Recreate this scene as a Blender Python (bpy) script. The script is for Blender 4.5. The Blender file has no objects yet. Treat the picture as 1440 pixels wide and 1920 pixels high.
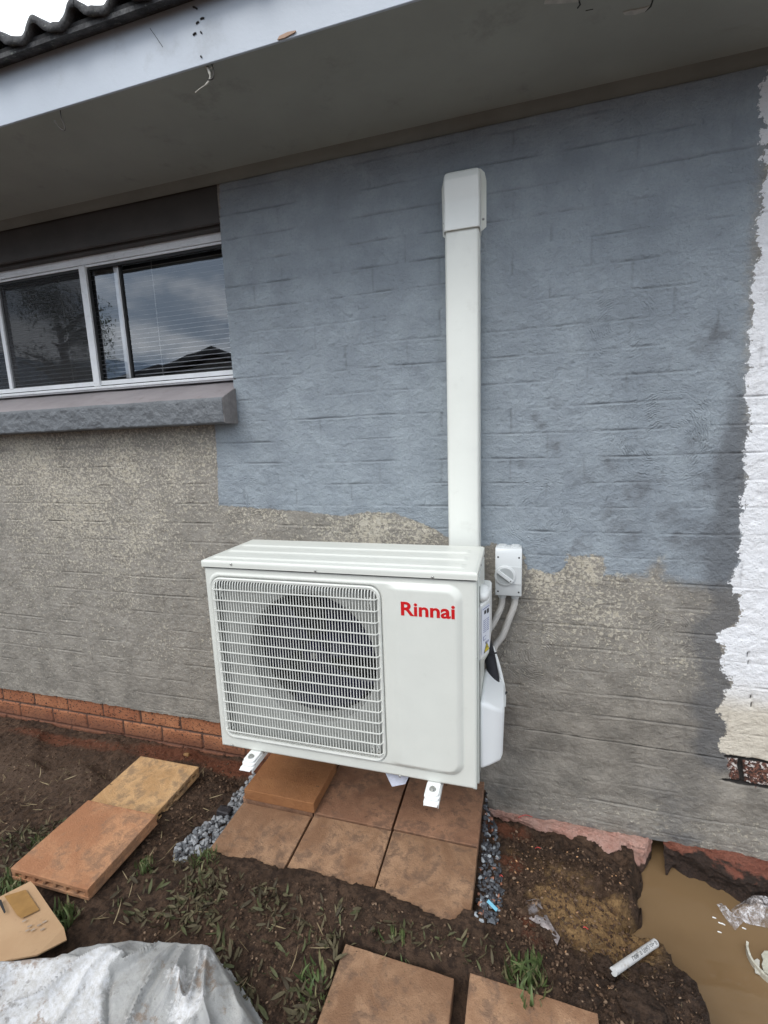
import bpy, bmesh, math, random
import numpy as np
from mathutils import Vector, Matrix
rad = math.radians
S = bpy.context.scene
C = S.collection
random.seed(5)

# ------------------------------------------------------------------ camera
F, YAW, PITCH, ROLL = 855.575, 0.28292, -0.16154, -0.03533
CAM = np.array([1.3364, -1.6756, 1.3643])
def cam_axes():
    cy, sy, cp, sp = math.cos(YAW), math.sin(YAW), math.cos(PITCH), math.sin(PITCH)
    f = np.array([-sy*cp, cy*cp, sp]); r = np.array([cy, sy, 0.0]); u = np.cross(r, f)
    cr, sr = math.cos(ROLL), math.sin(ROLL)
    return cr*r+sr*u, -sr*r+cr*u, f
RX, UX, FX = cam_axes()
cd = bpy.data.cameras.new('camera'); cam = bpy.data.objects.new('camera', cd); C.objects.link(cam)
M = Matrix.Identity(4)
for i in range(3):
    M[i][0] = RX[i]; M[i][1] = UX[i]; M[i][2] = -FX[i]; M[i][3] = CAM[i]
cam.matrix_world = M
cd.sensor_fit = 'VERTICAL'; cd.sensor_height = 36; cd.sensor_width = 27; cd.lens = F/1920*36
cd.clip_start = 0.02; cd.clip_end = 2000
S.camera = cam
def P(px, py, ax, v):
    """point of the plane ax=v seen at photograph pixel px,py (used to measure the place)"""
    d = FX + RX*(px-720)/F - UX*(py-960)/F
    i = 'xyz'.index(ax)
    return CAM + d*(v-CAM[i])/d[i]
def W(px, py, y=0.0):
    q = P(px, py, 'y', y); return q[0], q[2]
def G(px, py, z=0.0):
    q = P(px, py, 'z', z); return q[0], q[1]

# ------------------------------------------------------------------ world, sun, exposure
SUN_EL, SUN_AZ = rad(51), rad(205)      # azimuth measured from +Y clockwise
w = bpy.data.worlds.new('World'); S.world = w; w.use_nodes = True
nt = w.node_tree; nt.nodes.clear()
def wn(t, **k):
    n = nt.nodes.new(t)
    for a, b in k.items(): setattr(n, a, b)
    return n
sky = wn('ShaderNodeTexSky', sky_type='NISHITA', sun_disc=False, sun_elevation=SUN_EL, sun_rotation=SUN_AZ, dust_density=2.0)
tc = wn('ShaderNodeTexCoord'); mp = wn('ShaderNodeMapping'); mp.inputs['Scale'].default_value = (1, 1, 2.2)
no = wn('ShaderNodeTexNoise'); no.inputs['Scale'].default_value = 3.6; no.inputs['Detail'].default_value = 6; no.inputs['Roughness'].default_value = .55
r1 = wn('ShaderNodeMapRange', interpolation_type='SMOOTHSTEP'); r1.inputs[1].default_value = .38; r1.inputs[2].default_value = .60
cl = wn('ShaderNodeMix', data_type='RGBA'); cl.inputs[6].default_value = (5.6, 6.9, 8.6, 1); cl.inputs[7].default_value = (16.0, 16.4, 16.9, 1)
mx = wn('ShaderNodeMix', data_type='RGBA'); mx.inputs[0].default_value = .86
bg = wn('ShaderNodeBackground'); bg.inputs[1].default_value = .1
out = wn('ShaderNodeOutputWorld')
L = nt.links.new
L(tc.outputs['Generated'], mp.inputs[0]); L(mp.outputs[0], no.inputs['Vector']); L(no.outputs['Fac'], r1.inputs[0])
L(r1.outputs[0], cl.inputs[0]); L(sky.outputs[0], mx.inputs[6]); L(cl.outputs[2], mx.inputs[7]); L(mx.outputs[2], bg.inputs[0]); L(bg.outputs[0], out.inputs[0])
sd = bpy.data.lights.new('sun', 'SUN'); sd.energy = 1.3; sd.angle = rad(30); sd.color = (1, .975, .94)
so = bpy.data.objects.new('sun', sd); C.objects.link(so)
sv = Vector((math.sin(SUN_AZ)*math.cos(SUN_EL), math.cos(SUN_AZ)*math.cos(SUN_EL), math.sin(SUN_EL)))
so.rotation_euler = sv.to_track_quat('Z', 'Y').to_euler(); so.location = (0, -3, 6)
S.view_settings.view_transform = 'Standard'; S.view_settings.look = 'None'
S.view_settings.exposure = 0.5; S.view_settings.gamma = 1
S.cycles.max_bounces = 8

# ------------------------------------------------------------------ object helpers
def tag(o, label=None, cat=None, group=None, kind=None):
    if label: o['label'] = label
    if cat: o['category'] = cat
    if group: o['group'] = group
    if kind: o['kind'] = kind
    return o
def thing(name, label, cat, loc=(0, 0, 0), group=None):
    o = bpy.data.objects.new(name, None); C.objects.link(o); o.location = loc; o.empty_display_size = .05
    return tag(o, label, cat, group)
def link(name, me, mats, parent=None, smooth=None):
    o = bpy.data.objects.new(name, me); C.objects.link(o)
    if mats is not None and not isinstance(mats, (list, tuple)): mats = [mats]
    for m in (mats or []): me.materials.append(m)
    if parent:
        q = parent; off = Vector((0, 0, 0))
        while q: off += q.location; q = q.parent
        o.parent = parent; o.location = -off
    if smooth is not None:
        for f in me.polygons: f.use_smooth = True
        if smooth < 180:
            try: me.set_sharp_from_angle(angle=rad(smooth))
            except Exception: pass
    return o
def bmo(name, bm, mats, parent=None, smooth=None, bevel=0, seg=2):
    bmesh.ops.recalc_face_normals(bm, faces=bm.faces)
    me = bpy.data.meshes.new(name); bm.to_mesh(me); bm.free()
    o = link(name, me, mats, parent, smooth)
    if bevel:
        b = o.modifiers.new('bevel', 'BEVEL'); b.width = bevel; b.segments = seg; b.limit_method = 'ANGLE'; b.angle_limit = rad(35); b.harden_normals = False
        for f in me.polygons: f.use_smooth = True
        try: me.set_sharp_from_angle(angle=rad(50))
        except Exception: pass
    return o
def B(): return bmesh.new()
def box(bm, x0, x1, y0, y1, z0, z1, mi=0):
    v = [bm.verts.new((x, y, z)) for x in (x0, x1) for y in (y0, y1) for z in (z0, z1)]
    for f in ((0, 1, 3, 2), (4, 6, 7, 5), (0, 4, 5, 1), (2, 3, 7, 6), (0, 2, 6, 4), (1, 5, 7, 3)):
        bm.faces.new([v[i] for i in f]).material_index = mi
    return bm
def prism(bm, poly, ax, a, b, mi=0):
    """poly = 2D points in the two other axes, extruded along ax from a to b"""
    def pt(p, t): return {'x': (t, p[0], p[1]), 'y': (p[0], t, p[1]), 'z': (p[0], p[1], t)}[ax]
    A = [bm.verts.new(pt(p, a)) for p in poly]; Bv = [bm.verts.new(pt(p, b)) for p in poly]
    bm.faces.new(A).material_index = mi; bm.faces.new(Bv[::-1]).material_index = mi
    n = len(poly)
    for i in range(n): bm.faces.new([A[i], A[(i+1) % n], Bv[(i+1) % n], Bv[i]]).material_index = mi
    return bm
def rrect(x0, x1, z0, z1, r, n=6):
    o = []
    for cx, cz, a0 in ((x1-r, z1-r, 0), (x0+r, z1-r, 90), (x0+r, z0+r, 180), (x1-r, z0+r, 270)):
        for i in range(n+1):
            a = rad(a0+90*i/n); o.append((cx+r*math.cos(a), cz+r*math.sin(a)))
    return o
def tube(bm, pts, r, seg=10, cap=True):
    pts = [Vector(p) for p in pts]; n = len(pts)
    rs = r if isinstance(r, (list, tuple)) else [r]*n
    t0 = (pts[1]-pts[0]).normalized()
    nrm = t0.orthogonal().normalized(); rings = []
    for i in range(n):
        t = (pts[min(i+1, n-1)]-pts[max(i-1, 0)]).normalized()
        nrm = (nrm - t*nrm.dot(t)).normalized(); b = t.cross(nrm)
        rings.append([bm.verts.new(pts[i]+rs[i]*(math.cos(2*math.pi*k/seg)*nrm+math.sin(2*math.pi*k/seg)*b)) for k in range(seg)])
    for i in range(n-1):
        for k in range(seg):
            bm.faces.new([rings[i][k], rings[i][(k+1) % seg], rings[i+1][(k+1) % seg], rings[i+1][k]])
    if cap: bm.faces.new(rings[0][::-1]); bm.faces.new(rings[-1])
    return bm
def spline(pts, n=12):
    pts = [np.array(p, float) for p in pts]; q = [2*pts[0]-pts[1]]+pts+[2*pts[-1]-pts[-2]]; o = []
    for i in range(1, len(q)-2):
        for k in range(n):
            t = k/n; a, b, c, d = q[i-1:i+3]
            o.append(.5*(2*b+(c-a)*t+(2*a-5*b+4*c-d)*t*t+(3*b-a-3*c+d)*t**3))
    o.append(pts[-1]); return [tuple(v) for v in o]
def text_mesh(body, size, extrude=.0004, offset=0.0, shear=0):
    cu = bpy.data.curves.new('t', 'FONT'); cu.body = body; cu.size = size; cu.extrude = extrude; cu.offset = offset; cu.shear = shear
    cu.resolution_u = 4
    o = bpy.data.objects.new('t', cu); C.objects.link(o); bpy.context.view_layer.update()
    me = bpy.data.meshes.new_from_object(o.evaluated_get(bpy.context.evaluated_depsgraph_get()))
    bpy.data.objects.remove(o); return me

# ------------------------------------------------------------------ numpy helpers
_tabs = {}
def vn(x, y, seed=0):
    if seed not in _tabs: _tabs[seed] = np.random.RandomState(seed).rand(256, 256)
    T = _tabs[seed]; xi = np.floor(x).astype(int); yi = np.floor(y).astype(int)
    fx = x-xi; fy = y-yi; fx = fx*fx*(3-2*fx); fy = fy*fy*(3-2*fy)
    a = T[xi % 256, yi % 256]; b = T[(xi+1) % 256, yi % 256]; c = T[xi % 256, (yi+1) % 256]; d = T[(xi+1) % 256, (yi+1) % 256]
    return (a*(1-fx)+b*fx)*(1-fy)+(c*(1-fx)+d*fx)*fy
def fbm(x, y, s, o=4, seed=0, g=.5):
    """-1..1 noise, s = feature size in metres"""
    t = 0*x; a = 1.; n = 0.
    for i in range(o):
        t = t+a*(vn(x/s*2**i+17.3*i, y/s*2**i+5.1*i, seed+i)*2-1); n += a; a *= g
    return t/n
def sstep(x, a, b):
    t = np.clip((x-a)/(b-a), 0, 1); return t*t*(3-2*t)
def sdpoly(x, y, poly):
    """signed distance, positive inside"""
    d = np.full(x.shape, 1e9); ins = np.zeros(x.shape, bool); n = len(poly)
    for i in range(n):
        ax, ay = poly[i]; bx, by = poly[(i+1) % n]
        ex, ey = bx-ax, by-ay; wx, wy = x-ax, y-ay
        t = np.clip((wx*ex+wy*ey)/(ex*ex+ey*ey+1e-12), 0, 1)
        d = np.minimum(d, (wx-ex*t)**2+(wy-ey*t)**2)
        c = ((ay > y) != (by > y)) & (x < (bx-ax)*(y-ay)/((by-ay) if by != ay else 1e-9)+ax)
        ins ^= c
    d = np.sqrt(d); return np.where(ins, d, -d)
def grid(name, X, Y, Z, mats, parent=None, keep=None, attrs=None, smooth=True, flip=False, mi=None):
    """X,Y,Z 2-D arrays -> quad mesh; keep = cell mask; attrs = dict name->(ny,nx,4)"""
    ny, nx = X.shape
    idx = np.arange(ny*nx).reshape(ny, nx)
    q = np.stack([idx[:-1, :-1], idx[:-1, 1:], idx[1:, 1:], idx[1:, :-1]], -1).reshape(-1, 4)
    if flip: q = q[:, ::-1]
    mm = None if mi is None else mi.reshape(-1)
    if keep is not None:
        kk = keep.reshape(-1); q = q[kk]; mm = None if mm is None else mm[kk]
    used = np.unique(q); remap = np.full(ny*nx, -1); remap[used] = np.arange(len(used)); q = remap[q]
    co = np.stack([X, Y, Z], -1).reshape(-1, 3)[used]
    me = bpy.data.meshes.new(name)
    me.vertices.add(len(co)); me.vertices.foreach_set('co', co.astype(np.float32).ravel())
    me.loops.add(len(q)*4); me.loops.foreach_set('vertex_index', q.astype(np.int32).ravel())
    me.polygons.add(len(q)); me.polygons.foreach_set('loop_start', (np.arange(len(q))*4).astype(np.int32))
    if mm is not None: me.polygons.foreach_set('material_index', mm.astype(np.int32))
    me.update(calc_edges=True)
    if smooth: me.polygons.foreach_set('use_smooth', np.ones(len(q), bool))
    for k, v in (attrs or {}).items():
        a = me.color_attributes.new(k, 'FLOAT_COLOR', 'POINT')
        a.data.foreach_set('color', v.reshape(-1, 4)[used].astype(np.float32).ravel())
    return link(name, me, mats, parent)
def multi(name, protos, placements, mats, parent=None, smooth=True, col=None):
    """merge many copies of small prototype meshes: protos = [(verts, faces)], placements = [(proto index, 4x4)]"""
    V, Fc, n = [], [], 0; cc = []
    for i, m in placements:
        v, f = protos[i]; vv = np.c_[v, np.ones(len(v))] @ np.array(m).T
        V.append(vv[:, :3]); Fc += [[a+n for a in ff] for ff in f]; n += len(v)
        if col: cc.append(np.tile([random.random(), random.random(), random.random(), 1], (len(v), 1)))
    me = bpy.data.meshes.new(name); me.from_pydata(np.concatenate(V).tolist(), [], Fc); me.update()
    if smooth: me.polygons.foreach_set('use_smooth', np.ones(len(Fc), bool))
    if col:
        a = me.color_attributes.new('rnd', 'FLOAT_COLOR', 'POINT'); a.data.foreach_set('color', np.concatenate(cc).astype(np.float32).ravel())
    return link(name, me, mats, parent)

# ------------------------------------------------------------------ materials
class Mt:
    def __init__(s, name, rough=.6, spec=.5, metal=0, coord='Object'):
        s.m = bpy.data.materials.new(name); s.m.use_nodes = True; s.t = s.m.node_tree
        s.b = s.t.nodes['Principled BSDF']; s.b.inputs['Roughness'].default_value = rough; s.b.inputs['Metallic'].default_value = metal
        s.b.inputs['Specular IOR Level'].default_value = spec
        s.tc = s.t.nodes.new('ShaderNodeTexCoord'); s.co = s.tc.outputs[coord]
    def n(s, t, ins=None, **k):
        q = s.t.nodes.new(t)
        for a, b in k.items(): setattr(q, a, b)
        for a, b in (ins or {}).items(): s.set(q.inputs[a], b)
        return q
    def set(s, i, v):
        if isinstance(v, bpy.types.NodeSocket): s.t.links.new(v, i)
        else:
            if isinstance(v, (list, tuple)) and len(v) == 3 and i.type == 'RGBA': v = (*v, 1)
            i.default_value = v
    def map(s, sc=(1, 1, 1), loc=(0, 0, 0), rot=(0, 0, 0)):
        return s.n('ShaderNodeMapping', {'Vector': s.co, 'Scale': sc, 'Location': loc, 'Rotation': rot}).outputs[0]
    def noise(s, scale, detail=4, rough=.5, vec=None, dist=0):
        return s.n('ShaderNodeTexNoise', {'Vector': vec or s.co, 'Scale': scale, 'Detail': detail, 'Roughness': rough, 'Distortion': dist}).outputs['Fac']
    def vor(s, scale, vec=None, feature='F1'):
        return s.n('ShaderNodeTexVoronoi', {'Vector': vec or s.co, 'Scale': scale}, feature=feature).outputs['Distance']
    def mr(s, v, a, b, c=0, d=1, smooth=True):
        return s.n('ShaderNodeMapRange', {0: v, 1: a, 2: b, 3: c, 4: d}, interpolation_type='SMOOTHSTEP' if smooth else 'LINEAR').outputs[0]
    def ma(s, op, a, b=0.0, c=None):
        q = s.n('ShaderNodeMath', {0: a, 1: b}, operation=op)
        if c is not None: s.set(q.inputs[2], c)
        return q.outputs[0]
    def mix(s, f, a, b, mode='MIX'):
        q = s.n('ShaderNodeMix', data_type='RGBA', blend_type=mode)
        s.set(q.inputs[0], f); s.set(q.inputs[6], a); s.set(q.inputs[7], b); return q.outputs[2]
    def attr(s, name):
        a = s.n('ShaderNodeAttribute', attribute_name=name)
        q = s.n('ShaderNodeSeparateColor', {0: a.outputs['Color']}); return q.outputs[0], q.outputs[1], q.outputs[2]
    def col(s, v): s.set(s.b.inputs['Base Color'], v); return s
    def ro(s, v): s.set(s.b.inputs['Roughness'], v); return s
    def bump(s, h, dist=.002, strength=1, prev=None):
        q = s.n('ShaderNodeBump', {'Height': h, 'Distance': dist, 'Strength': strength})
        if prev is not None: s.set(q.inputs['Normal'], prev)
        s.set(s.b.inputs['Normal'], q.outputs[0]); return q.outputs[0]
def simple(name, c, rough=.5, var=.08, nscale=6, bump=0, bscale=200, spec=.5, metal=0, dirt=None):
    m = Mt(name, rough, spec, metal)
    lo = tuple(x*(1-var) for x in c); hi = tuple(min(1, x*(1+var)) for x in c)
    k = m.mix(m.mr(m.noise(nscale, 5, .6), .3, .7), lo, hi)
    if dirt: k = m.mix(m.ma('MULTIPLY', m.mr(m.noise(nscale*2.3, 6, .7), .55, .75), dirt[1]), k, dirt[0])
    m.col(k)
    if bump: m.bump(m.noise(bscale, 3, .6), bump)
    return m.m
LIN = lambda r, g, b: tuple(((v/255)/12.92 if v/255 <= .04045 else ((v/255+.055)/1.055)**2.4) for v in (r, g, b))

M_ac = simple('ac_enamel', (.665, .675, .62), .38, .02, 9, .00008, 900, dirt=((.5, .49, .44), .16))
M_acside = simple('ac_enamel_side', (.63, .65, .60), .42, .02, 7)
M_grille = simple('grille_coating', (.70, .705, .655), .42, .03, 9)
M_acwhite = simple('white_plastic', (.78, .79, .77), .35, .02)
M_duct = simple('duct_pvc', (.76, .775, .72), .42, .03, 5, .0001, 500, dirt=((.52, .51, .46), .25))
M_grey_pl = simple('isolator_grey', (.58, .60, .60), .4, .03)
M_grey_dk = simple('isolator_dark_grey', (.36, .38, .38), .45, .04)  # darker grey of the switch dial
M_conduit = simple('conduit_grey', (.50, .48, .45), .5, .06, 20)
M_black = simple('black_foam', (.014, .014, .018), .75, .3, 60, .0006, 300)
M_navy = simple('fan_plastic', (.003, .003, .022), .35, .15, 10)
M_dark = simple('fan_cavity', (.003, .003, .0035), .7, .2, 30)
M_screw = simple('zinc', (.45, .45, .43), .35, .15, 80, metal=.9)
M_screwhole = simple('screw_recess', (.03, .03, .03), .6)
M_red = simple('red_lettering', LIN(196, 22, 26), .4, .03)
M_sticker = simple('sticker_white', (.72, .75, .82), .4, .03)
M_ink = simple('ink_blue', (.10, .12, .28), .5)
M_inkk = simple('ink_black', (.02, .02, .025), .5)
M_yel = simple('warning_yellow', (.75, .60, .03), .4)
M_alu = simple('anodised_aluminium', (.74, .75, .76), .38, .05, 20, metal=.1, dirt=((.25, .24, .22), .4))
M_rubber = simple('window_seal', (.02, .02, .02), .6)
M_blind = simple('blind_slat', (.9, .91, .92), .5, .06, 4)
M_fascia = simple('fascia_paint', (.45, .495, .55), .5, .05, 3, .0004, 120, dirt=((.2, .2, .2), .25))
M_soffit = simple('soffit_paint', (.31, .325, .295), .7, .07, 3, .0005, 80, dirt=((.12, .12, .11), .35))
M_infill = simple('brown_panel', (.058, .051, .046), .6, .15, 5, .0008, 60)
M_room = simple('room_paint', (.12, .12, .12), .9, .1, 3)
M_wire = simple('rusty_wire', (.022, .016, .013), .6, .3, 60)
M_cob = simple('dusty_cobweb', (.5, .48, .42), .9, .2, 100)
M_chip = simple('chipped_board', (.42, .41, .38), .8, .15, 50)

def tile_mat():
    m = Mt('roof_tile', .85)
    k = m.mix(m.mr(m.noise(14, 6, .7), .35, .7), (.028, .028, .03), (.11, .11, .11))
    m.col(m.mix(m.mr(m.noise(60, 4, .6), .58, .7), k, (.17, .18, .16))); m.bump(m.noise(90, 5, .7), .006); return m.m
M_tile = tile_mat()

def wall_mat():
    m = Mt('painted_brick', .72, .35)
    blue, white, cream = m.attr('paint'); stain, base, expo = m.attr('wear')
    groove, rough_, crack = m.attr('relief')
    n1 = m.noise(9, 6, .6); n2 = m.noise(42, 5, .6); n3 = m.noise(150, 4, .65); nf = m.noise(380, 3, .6)
    # bare render: grey brown coat over cream paint which shows through on the raised grain
    st = m.map((1, 1, 1.0))
    worm = m.n('ShaderNodeTexNoise', {'Vector': st, 'Scale': 88., 'Detail': 2.5, 'Roughness': .55, 'Distortion': .9}).outputs['Fac']
    grey = m.mix(m.mr(n1, .3, .7), (.235, .220, .192), (.345, .322, .283))
    grey = m.mix(m.mr(n2, .3, .75, 0, .6), grey, (.235, .205, .170))
    crm = m.mix(m.mr(n2, .3, .7), (.60, .53, .40), (.68, .63, .52))
    cf = m.ma('ADD', worm, m.ma('MULTIPLY', m.ma('SUBTRACT', cream, .5), .20))
    cfac = m.mr(cf, .46, .64, 0, .66)
    bare = m.mix(cfac, grey, crm)
    bare = m.mix(m.mr(base, 0, 1, 0, .85), bare, m.mix(m.mr(n1, .35, .65), (.175, .158, .135), (.290, .262, .222)))
    # blue grey coat
    bl = m.mix(m.mr(n1, .3, .7), (.262, .298, .330), (.335, .378, .410))
    bl = m.mix(m.mr(n3, .4, .75, 0, .35), bl, (.200, .235, .270))
    bl = m.mix(m.mr(m.noise(3.2, 5, .6), .42, .68, 0, .45), bl, (.215, .245, .275))
    sx = m.n('ShaderNodeSeparateXYZ', {0: m.co}).outputs[0]
    soft = m.mr(sx, 1.55, 1.95, 1, 9)
    bf = m.mr(m.ma('DIVIDE', m.ma('ADD', blue, m.ma('MULTIPLY', m.ma('SUBTRACT', n2, .5), m.mr(sx, .9, 1.4, .022, .06))), soft), -.003, .004)
    c = m.mix(bf, bare, bl)
    c = m.mix(m.ma('MULTIPLY', m.mr(m.ma('ADD', stain, m.ma('MULTIPLY', m.ma('SUBTRACT', n2, .5), .5)), .10, .75), .70), c, (.105, .108, .115))
    # white coat with a torn edge
    jag = m.ma('ADD', m.ma('MULTIPLY', m.ma('SUBTRACT', m.noise(18, 7, .72, None, .5), .5), .12), m.ma('MULTIPLY', m.ma('SUBTRACT', m.noise(110, 3, .6), .5), .035))
    wf = m.mr(m.ma('ADD', white, jag), -.0015, .0015)
    wc = m.mix(m.mr(n1, .35, .7), (.88, .89, .91), (.82, .82, .83))
    wc = m.mix(m.mr(n2, .62, .72, 0, .25), wc, (.55, .5, .42))
    wc = m.mix(m.mr(base, .0, .6), wc, (.66, .60, .50))
    c = m.mix(wf, c, wc)
    # exposed brick
    br = m.mix(m.mr(n3, .38, .66), (.030, .020, .018), (.24, .10, .065)); br = m.mix(m.mr(m.noise(75, 4, .7), .55, .60), br, (.62, .58, .54))
    c = m.mix(m.mr(m.ma('ADD', expo, m.ma('MULTIPLY', m.ma('SUBTRACT', n2, .5), 1.0)), .45, .6), c, br)
    c = m.mix(m.ma('MULTIPLY', groove, .34), c, (.085, .08, .075))
    c = m.mix(m.mr(crack, .3, .7), c, (.02, .017, .015))
    m.col(c)
    # relief: grain, brush marks, comb swirls
    h = m.ma('ADD', m.ma('MULTIPLY', n3, .8), m.ma('MULTIPLY', nf, .35))
    h = m.ma('ADD', h, m.ma('MULTIPLY', cfac, .5))
    vs = m.map((1, 1, 2.6)); brush = m.noise(46, 6, .75, vs, .6)
    h = m.ma('ADD', h, m.ma('MULTIPLY', brush, .55))
    h = m.ma('ADD', h, m.ma('MULTIPLY', m.noise(70, 5, .8, None, .8), 1.1))
    for (px, py, r0, r1_, k) in SWIRLS:
        cx, cz = W(px, py)
        vec = m.n('ShaderNodeVectorMath', {0: m.co, 1: (cx, 0, cz)}, operation='SUBTRACT').outputs[0]
        vec = m.n('ShaderNodeVectorMath', {0: vec, 1: (1, 0, 1)}, operation='MULTIPLY').outputs[0]
        ln = m.n('ShaderNodeVectorMath', {0: vec}, operation='LENGTH').outputs['Value']
        lw = m.ma('ADD', ln, m.ma('MULTIPLY', m.noise(12, 4, .65), .06))
        ring = m.ma('SINE', m.ma('MULTIPLY', lw, 2*math.pi/.0085))
        msk = m.ma('MULTIPLY', m.mr(ln, r0*.5, r0), m.mr(ln, r1_*.7, r1_*1.1, 1, 0))
        msk = m.ma('MULTIPLY', msk, m.mr(m.noise(13, 5, .75, m.map((1, 1, 1), (px*.01, 0, py*.01))), .47, .62))
        h = m.ma('ADD', h, m.ma('MULTIPLY', m.ma('MULTIPLY', ring, msk), k))
    p = m.bump(h, .0032, 1.0)
    m.bump(n2, .006, .9, p)
    return m.m
SWIRLS = [(478, 935, .03, .11, .5), (1245, 820, .04, .17, .55), (1010, 1225, .03, .16, .5), (1250, 1195, .02, .10, .45), (1160, 610, .03, .13, .4), (1010, 960, .05, .14, .4)]
M_wall = wall_mat()

def brick_mat():
    m = Mt('plinth_brick', .85)
    mor, var, dirt = m.attr('bk')
    n1 = m.noise(8, 6, .6); n2 = m.noise(70, 4, .6)
    c = m.mix(m.mr(n1, .3, .7), (.29, .105, .045), (.42, .175, .080)); c = m.mix(m.ma('MULTIPLY', var, .5), c, (.24, .075, .034))
    c = m.mix(m.mr(m.noise(75, 3, .6, m.map((1, 1, 1.6))), .56, .62), c, (.022, .014, .012))
    c = m.mix(m.mr(n2, .66, .74, 0, .5), c, (.42, .26, .18))
    c = m.mix(m.mr(mor, .3, .7), c, (.11, .06, .042)); c = m.mix(m.ma('MULTIPLY', dirt, .75), c, (.13, .052, .03))
    m.col(c); m.bump(m.noise(160, 4, .7), .0035); return m.m
M_brick = brick_mat()

def soil_mat():
    m = Mt('soil', .92, .3)
    red, ochre, wet = m.attr('soil'); pale, lime, _ = m.attr('soilb')
    n1 = m.noise(7, 7, .65); n2 = m.noise(45, 6, .7); n3 = m.noise(220, 4, .7)
    c = m.mix(m.mr(n1, .3, .7), (.070, .040, .024), (.140, .084, .053)); c = m.mix(m.mr(n2, .42, .62), c, (.040, .023, .0145))
    c = m.mix(m.mr(n3, .62, .75, 0, .5), c, (.15, .105, .07))
    c = m.mix(m.mr(m.noise(110, 5, .8), .50, .62, 0, .38), c, (.030, .018, .012))
    rc = m.mix(m.mr(n2, .3, .7), (.14, .042, .020), (.22, .082, .042)); c = m.mix(m.ma('MULTIPLY', m.mr(m.ma('ADD', red, m.ma('MULTIPLY', m.ma('SUBTRACT', n2, .5), .9)), .3, .8), .85), c, rc)
    oc = m.mix(m.mr(n2, .3, .7), (.27, .155, .065), (.52, .32, .14)); oc = m.mix(m.mr(n3, .5, .7), oc, (.08, .045, .022))
    c = m.mix(m.ma('MULTIPLY', m.mr(m.ma('ADD', ochre, m.ma('MULTIPLY', m.ma('SUBTRACT', n2, .5), .9)), .3, .8), .8), c, oc)
    c = m.mix(m.ma('MULTIPLY', pale, .8), c, m.mix(m.mr(n2, .3, .7), (.115, .072, .048), (.160, .105, .072)))
    c = m.mix(m.mr(m.ma('ADD', lime, m.ma('MULTIPLY', m.ma('SUBTRACT', n2, .5), .8)), .45, .6), c, (.30, .27, .27))
    c = m.mix(m.ma('MULTIPLY', wet, .50), c, (.022, .014, .010))
    m.col(c); m.ro(m.mr(wet, 0, 1, .92, .45))
    p = m.bump(m.noise(95, 7, .8), .016); m.bump(n3, .003, 1, p); return m.m
M_soil = soil_mat()

def paver_mat(name, a, b, dark, dk=.5, chips=False):
    m = Mt(name, .82, .35)
    oi = m.n('ShaderNodeObjectInfo'); off = m.ma('MULTIPLY', oi.outputs['Random'], 37.0)
    v = m.n('ShaderNodeVectorMath', {0: m.co, 1: m.n('ShaderNodeCombineXYZ', {0: off, 1: off, 2: off}).outputs[0]}, operation='ADD').outputs[0]
    n1 = m.noise(6, 7, .65, v, .5); n2 = m.noise(26, 6, .7, v, .3); n3 = m.noise(170, 4, .7, v)
    c = m.mix(m.mr(n1, .38, .62), a, b)
    c = m.mix(m.mr(m.ma('ADD', m.ma('MULTIPLY', n2, .6), m.ma('MULTIPLY', n1, .4)), .47, .60, 0, dk), c, dark)
    c = m.mix(m.mr(n3, .58, .72, 0, .45), c, tuple(x*.5 for x in dark)); c = m.mix(m.mr(n3, .24, .34, .35, 0), c, tuple(min(1, x*1.35) for x in b))
    sp = m.noise(15, 5, .75, v, .2)
    c = m.mix(m.mr(sp, .665, .70, 0, .85), c, (.045, .028, .018))
    c = m.mix(m.mr(m.noise(60, 3, .6, v), .70, .74, 0, .7), c, (.06, .04, .028))
    hue = m.mr(oi.outputs['Random'], 0, 1, .86, 1.06, False)
    c = m.mix(1.0, c, m.n('ShaderNodeCombineColor', {0: hue, 1: hue, 2: hue}).outputs[0], 'MULTIPLY')
    m.col(c); p = m.bump(n2, .005, .8); m.bump(m.noise(230, 4, .75, v), .0035, 1, p); return m.m
M_pav = paver_mat('terracotta_paver', (.250, .135, .074), (.43, .258, .150), (.165, .100, .066), .8)
M_pavred = paver_mat('red_brown_paver', (.235, .120, .070), (.36, .195, .115), (.135, .080, .055), .7)  # darker, redder tone for the back row
M_pavor = paver_mat('orange_paver', (.40, .180, .088), (.56, .290, .150), (.25, .145, .09), .75)
M_pavyel = paver_mat('sandy_paver', (.46, .265, .118), (.62, .385, .19), (.25, .165, .10), .75)
M_pavnew = paver_mat('clean_paver', (.285, .120, .045), (.345, .155, .062), (.235, .10, .042), .35)

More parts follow.
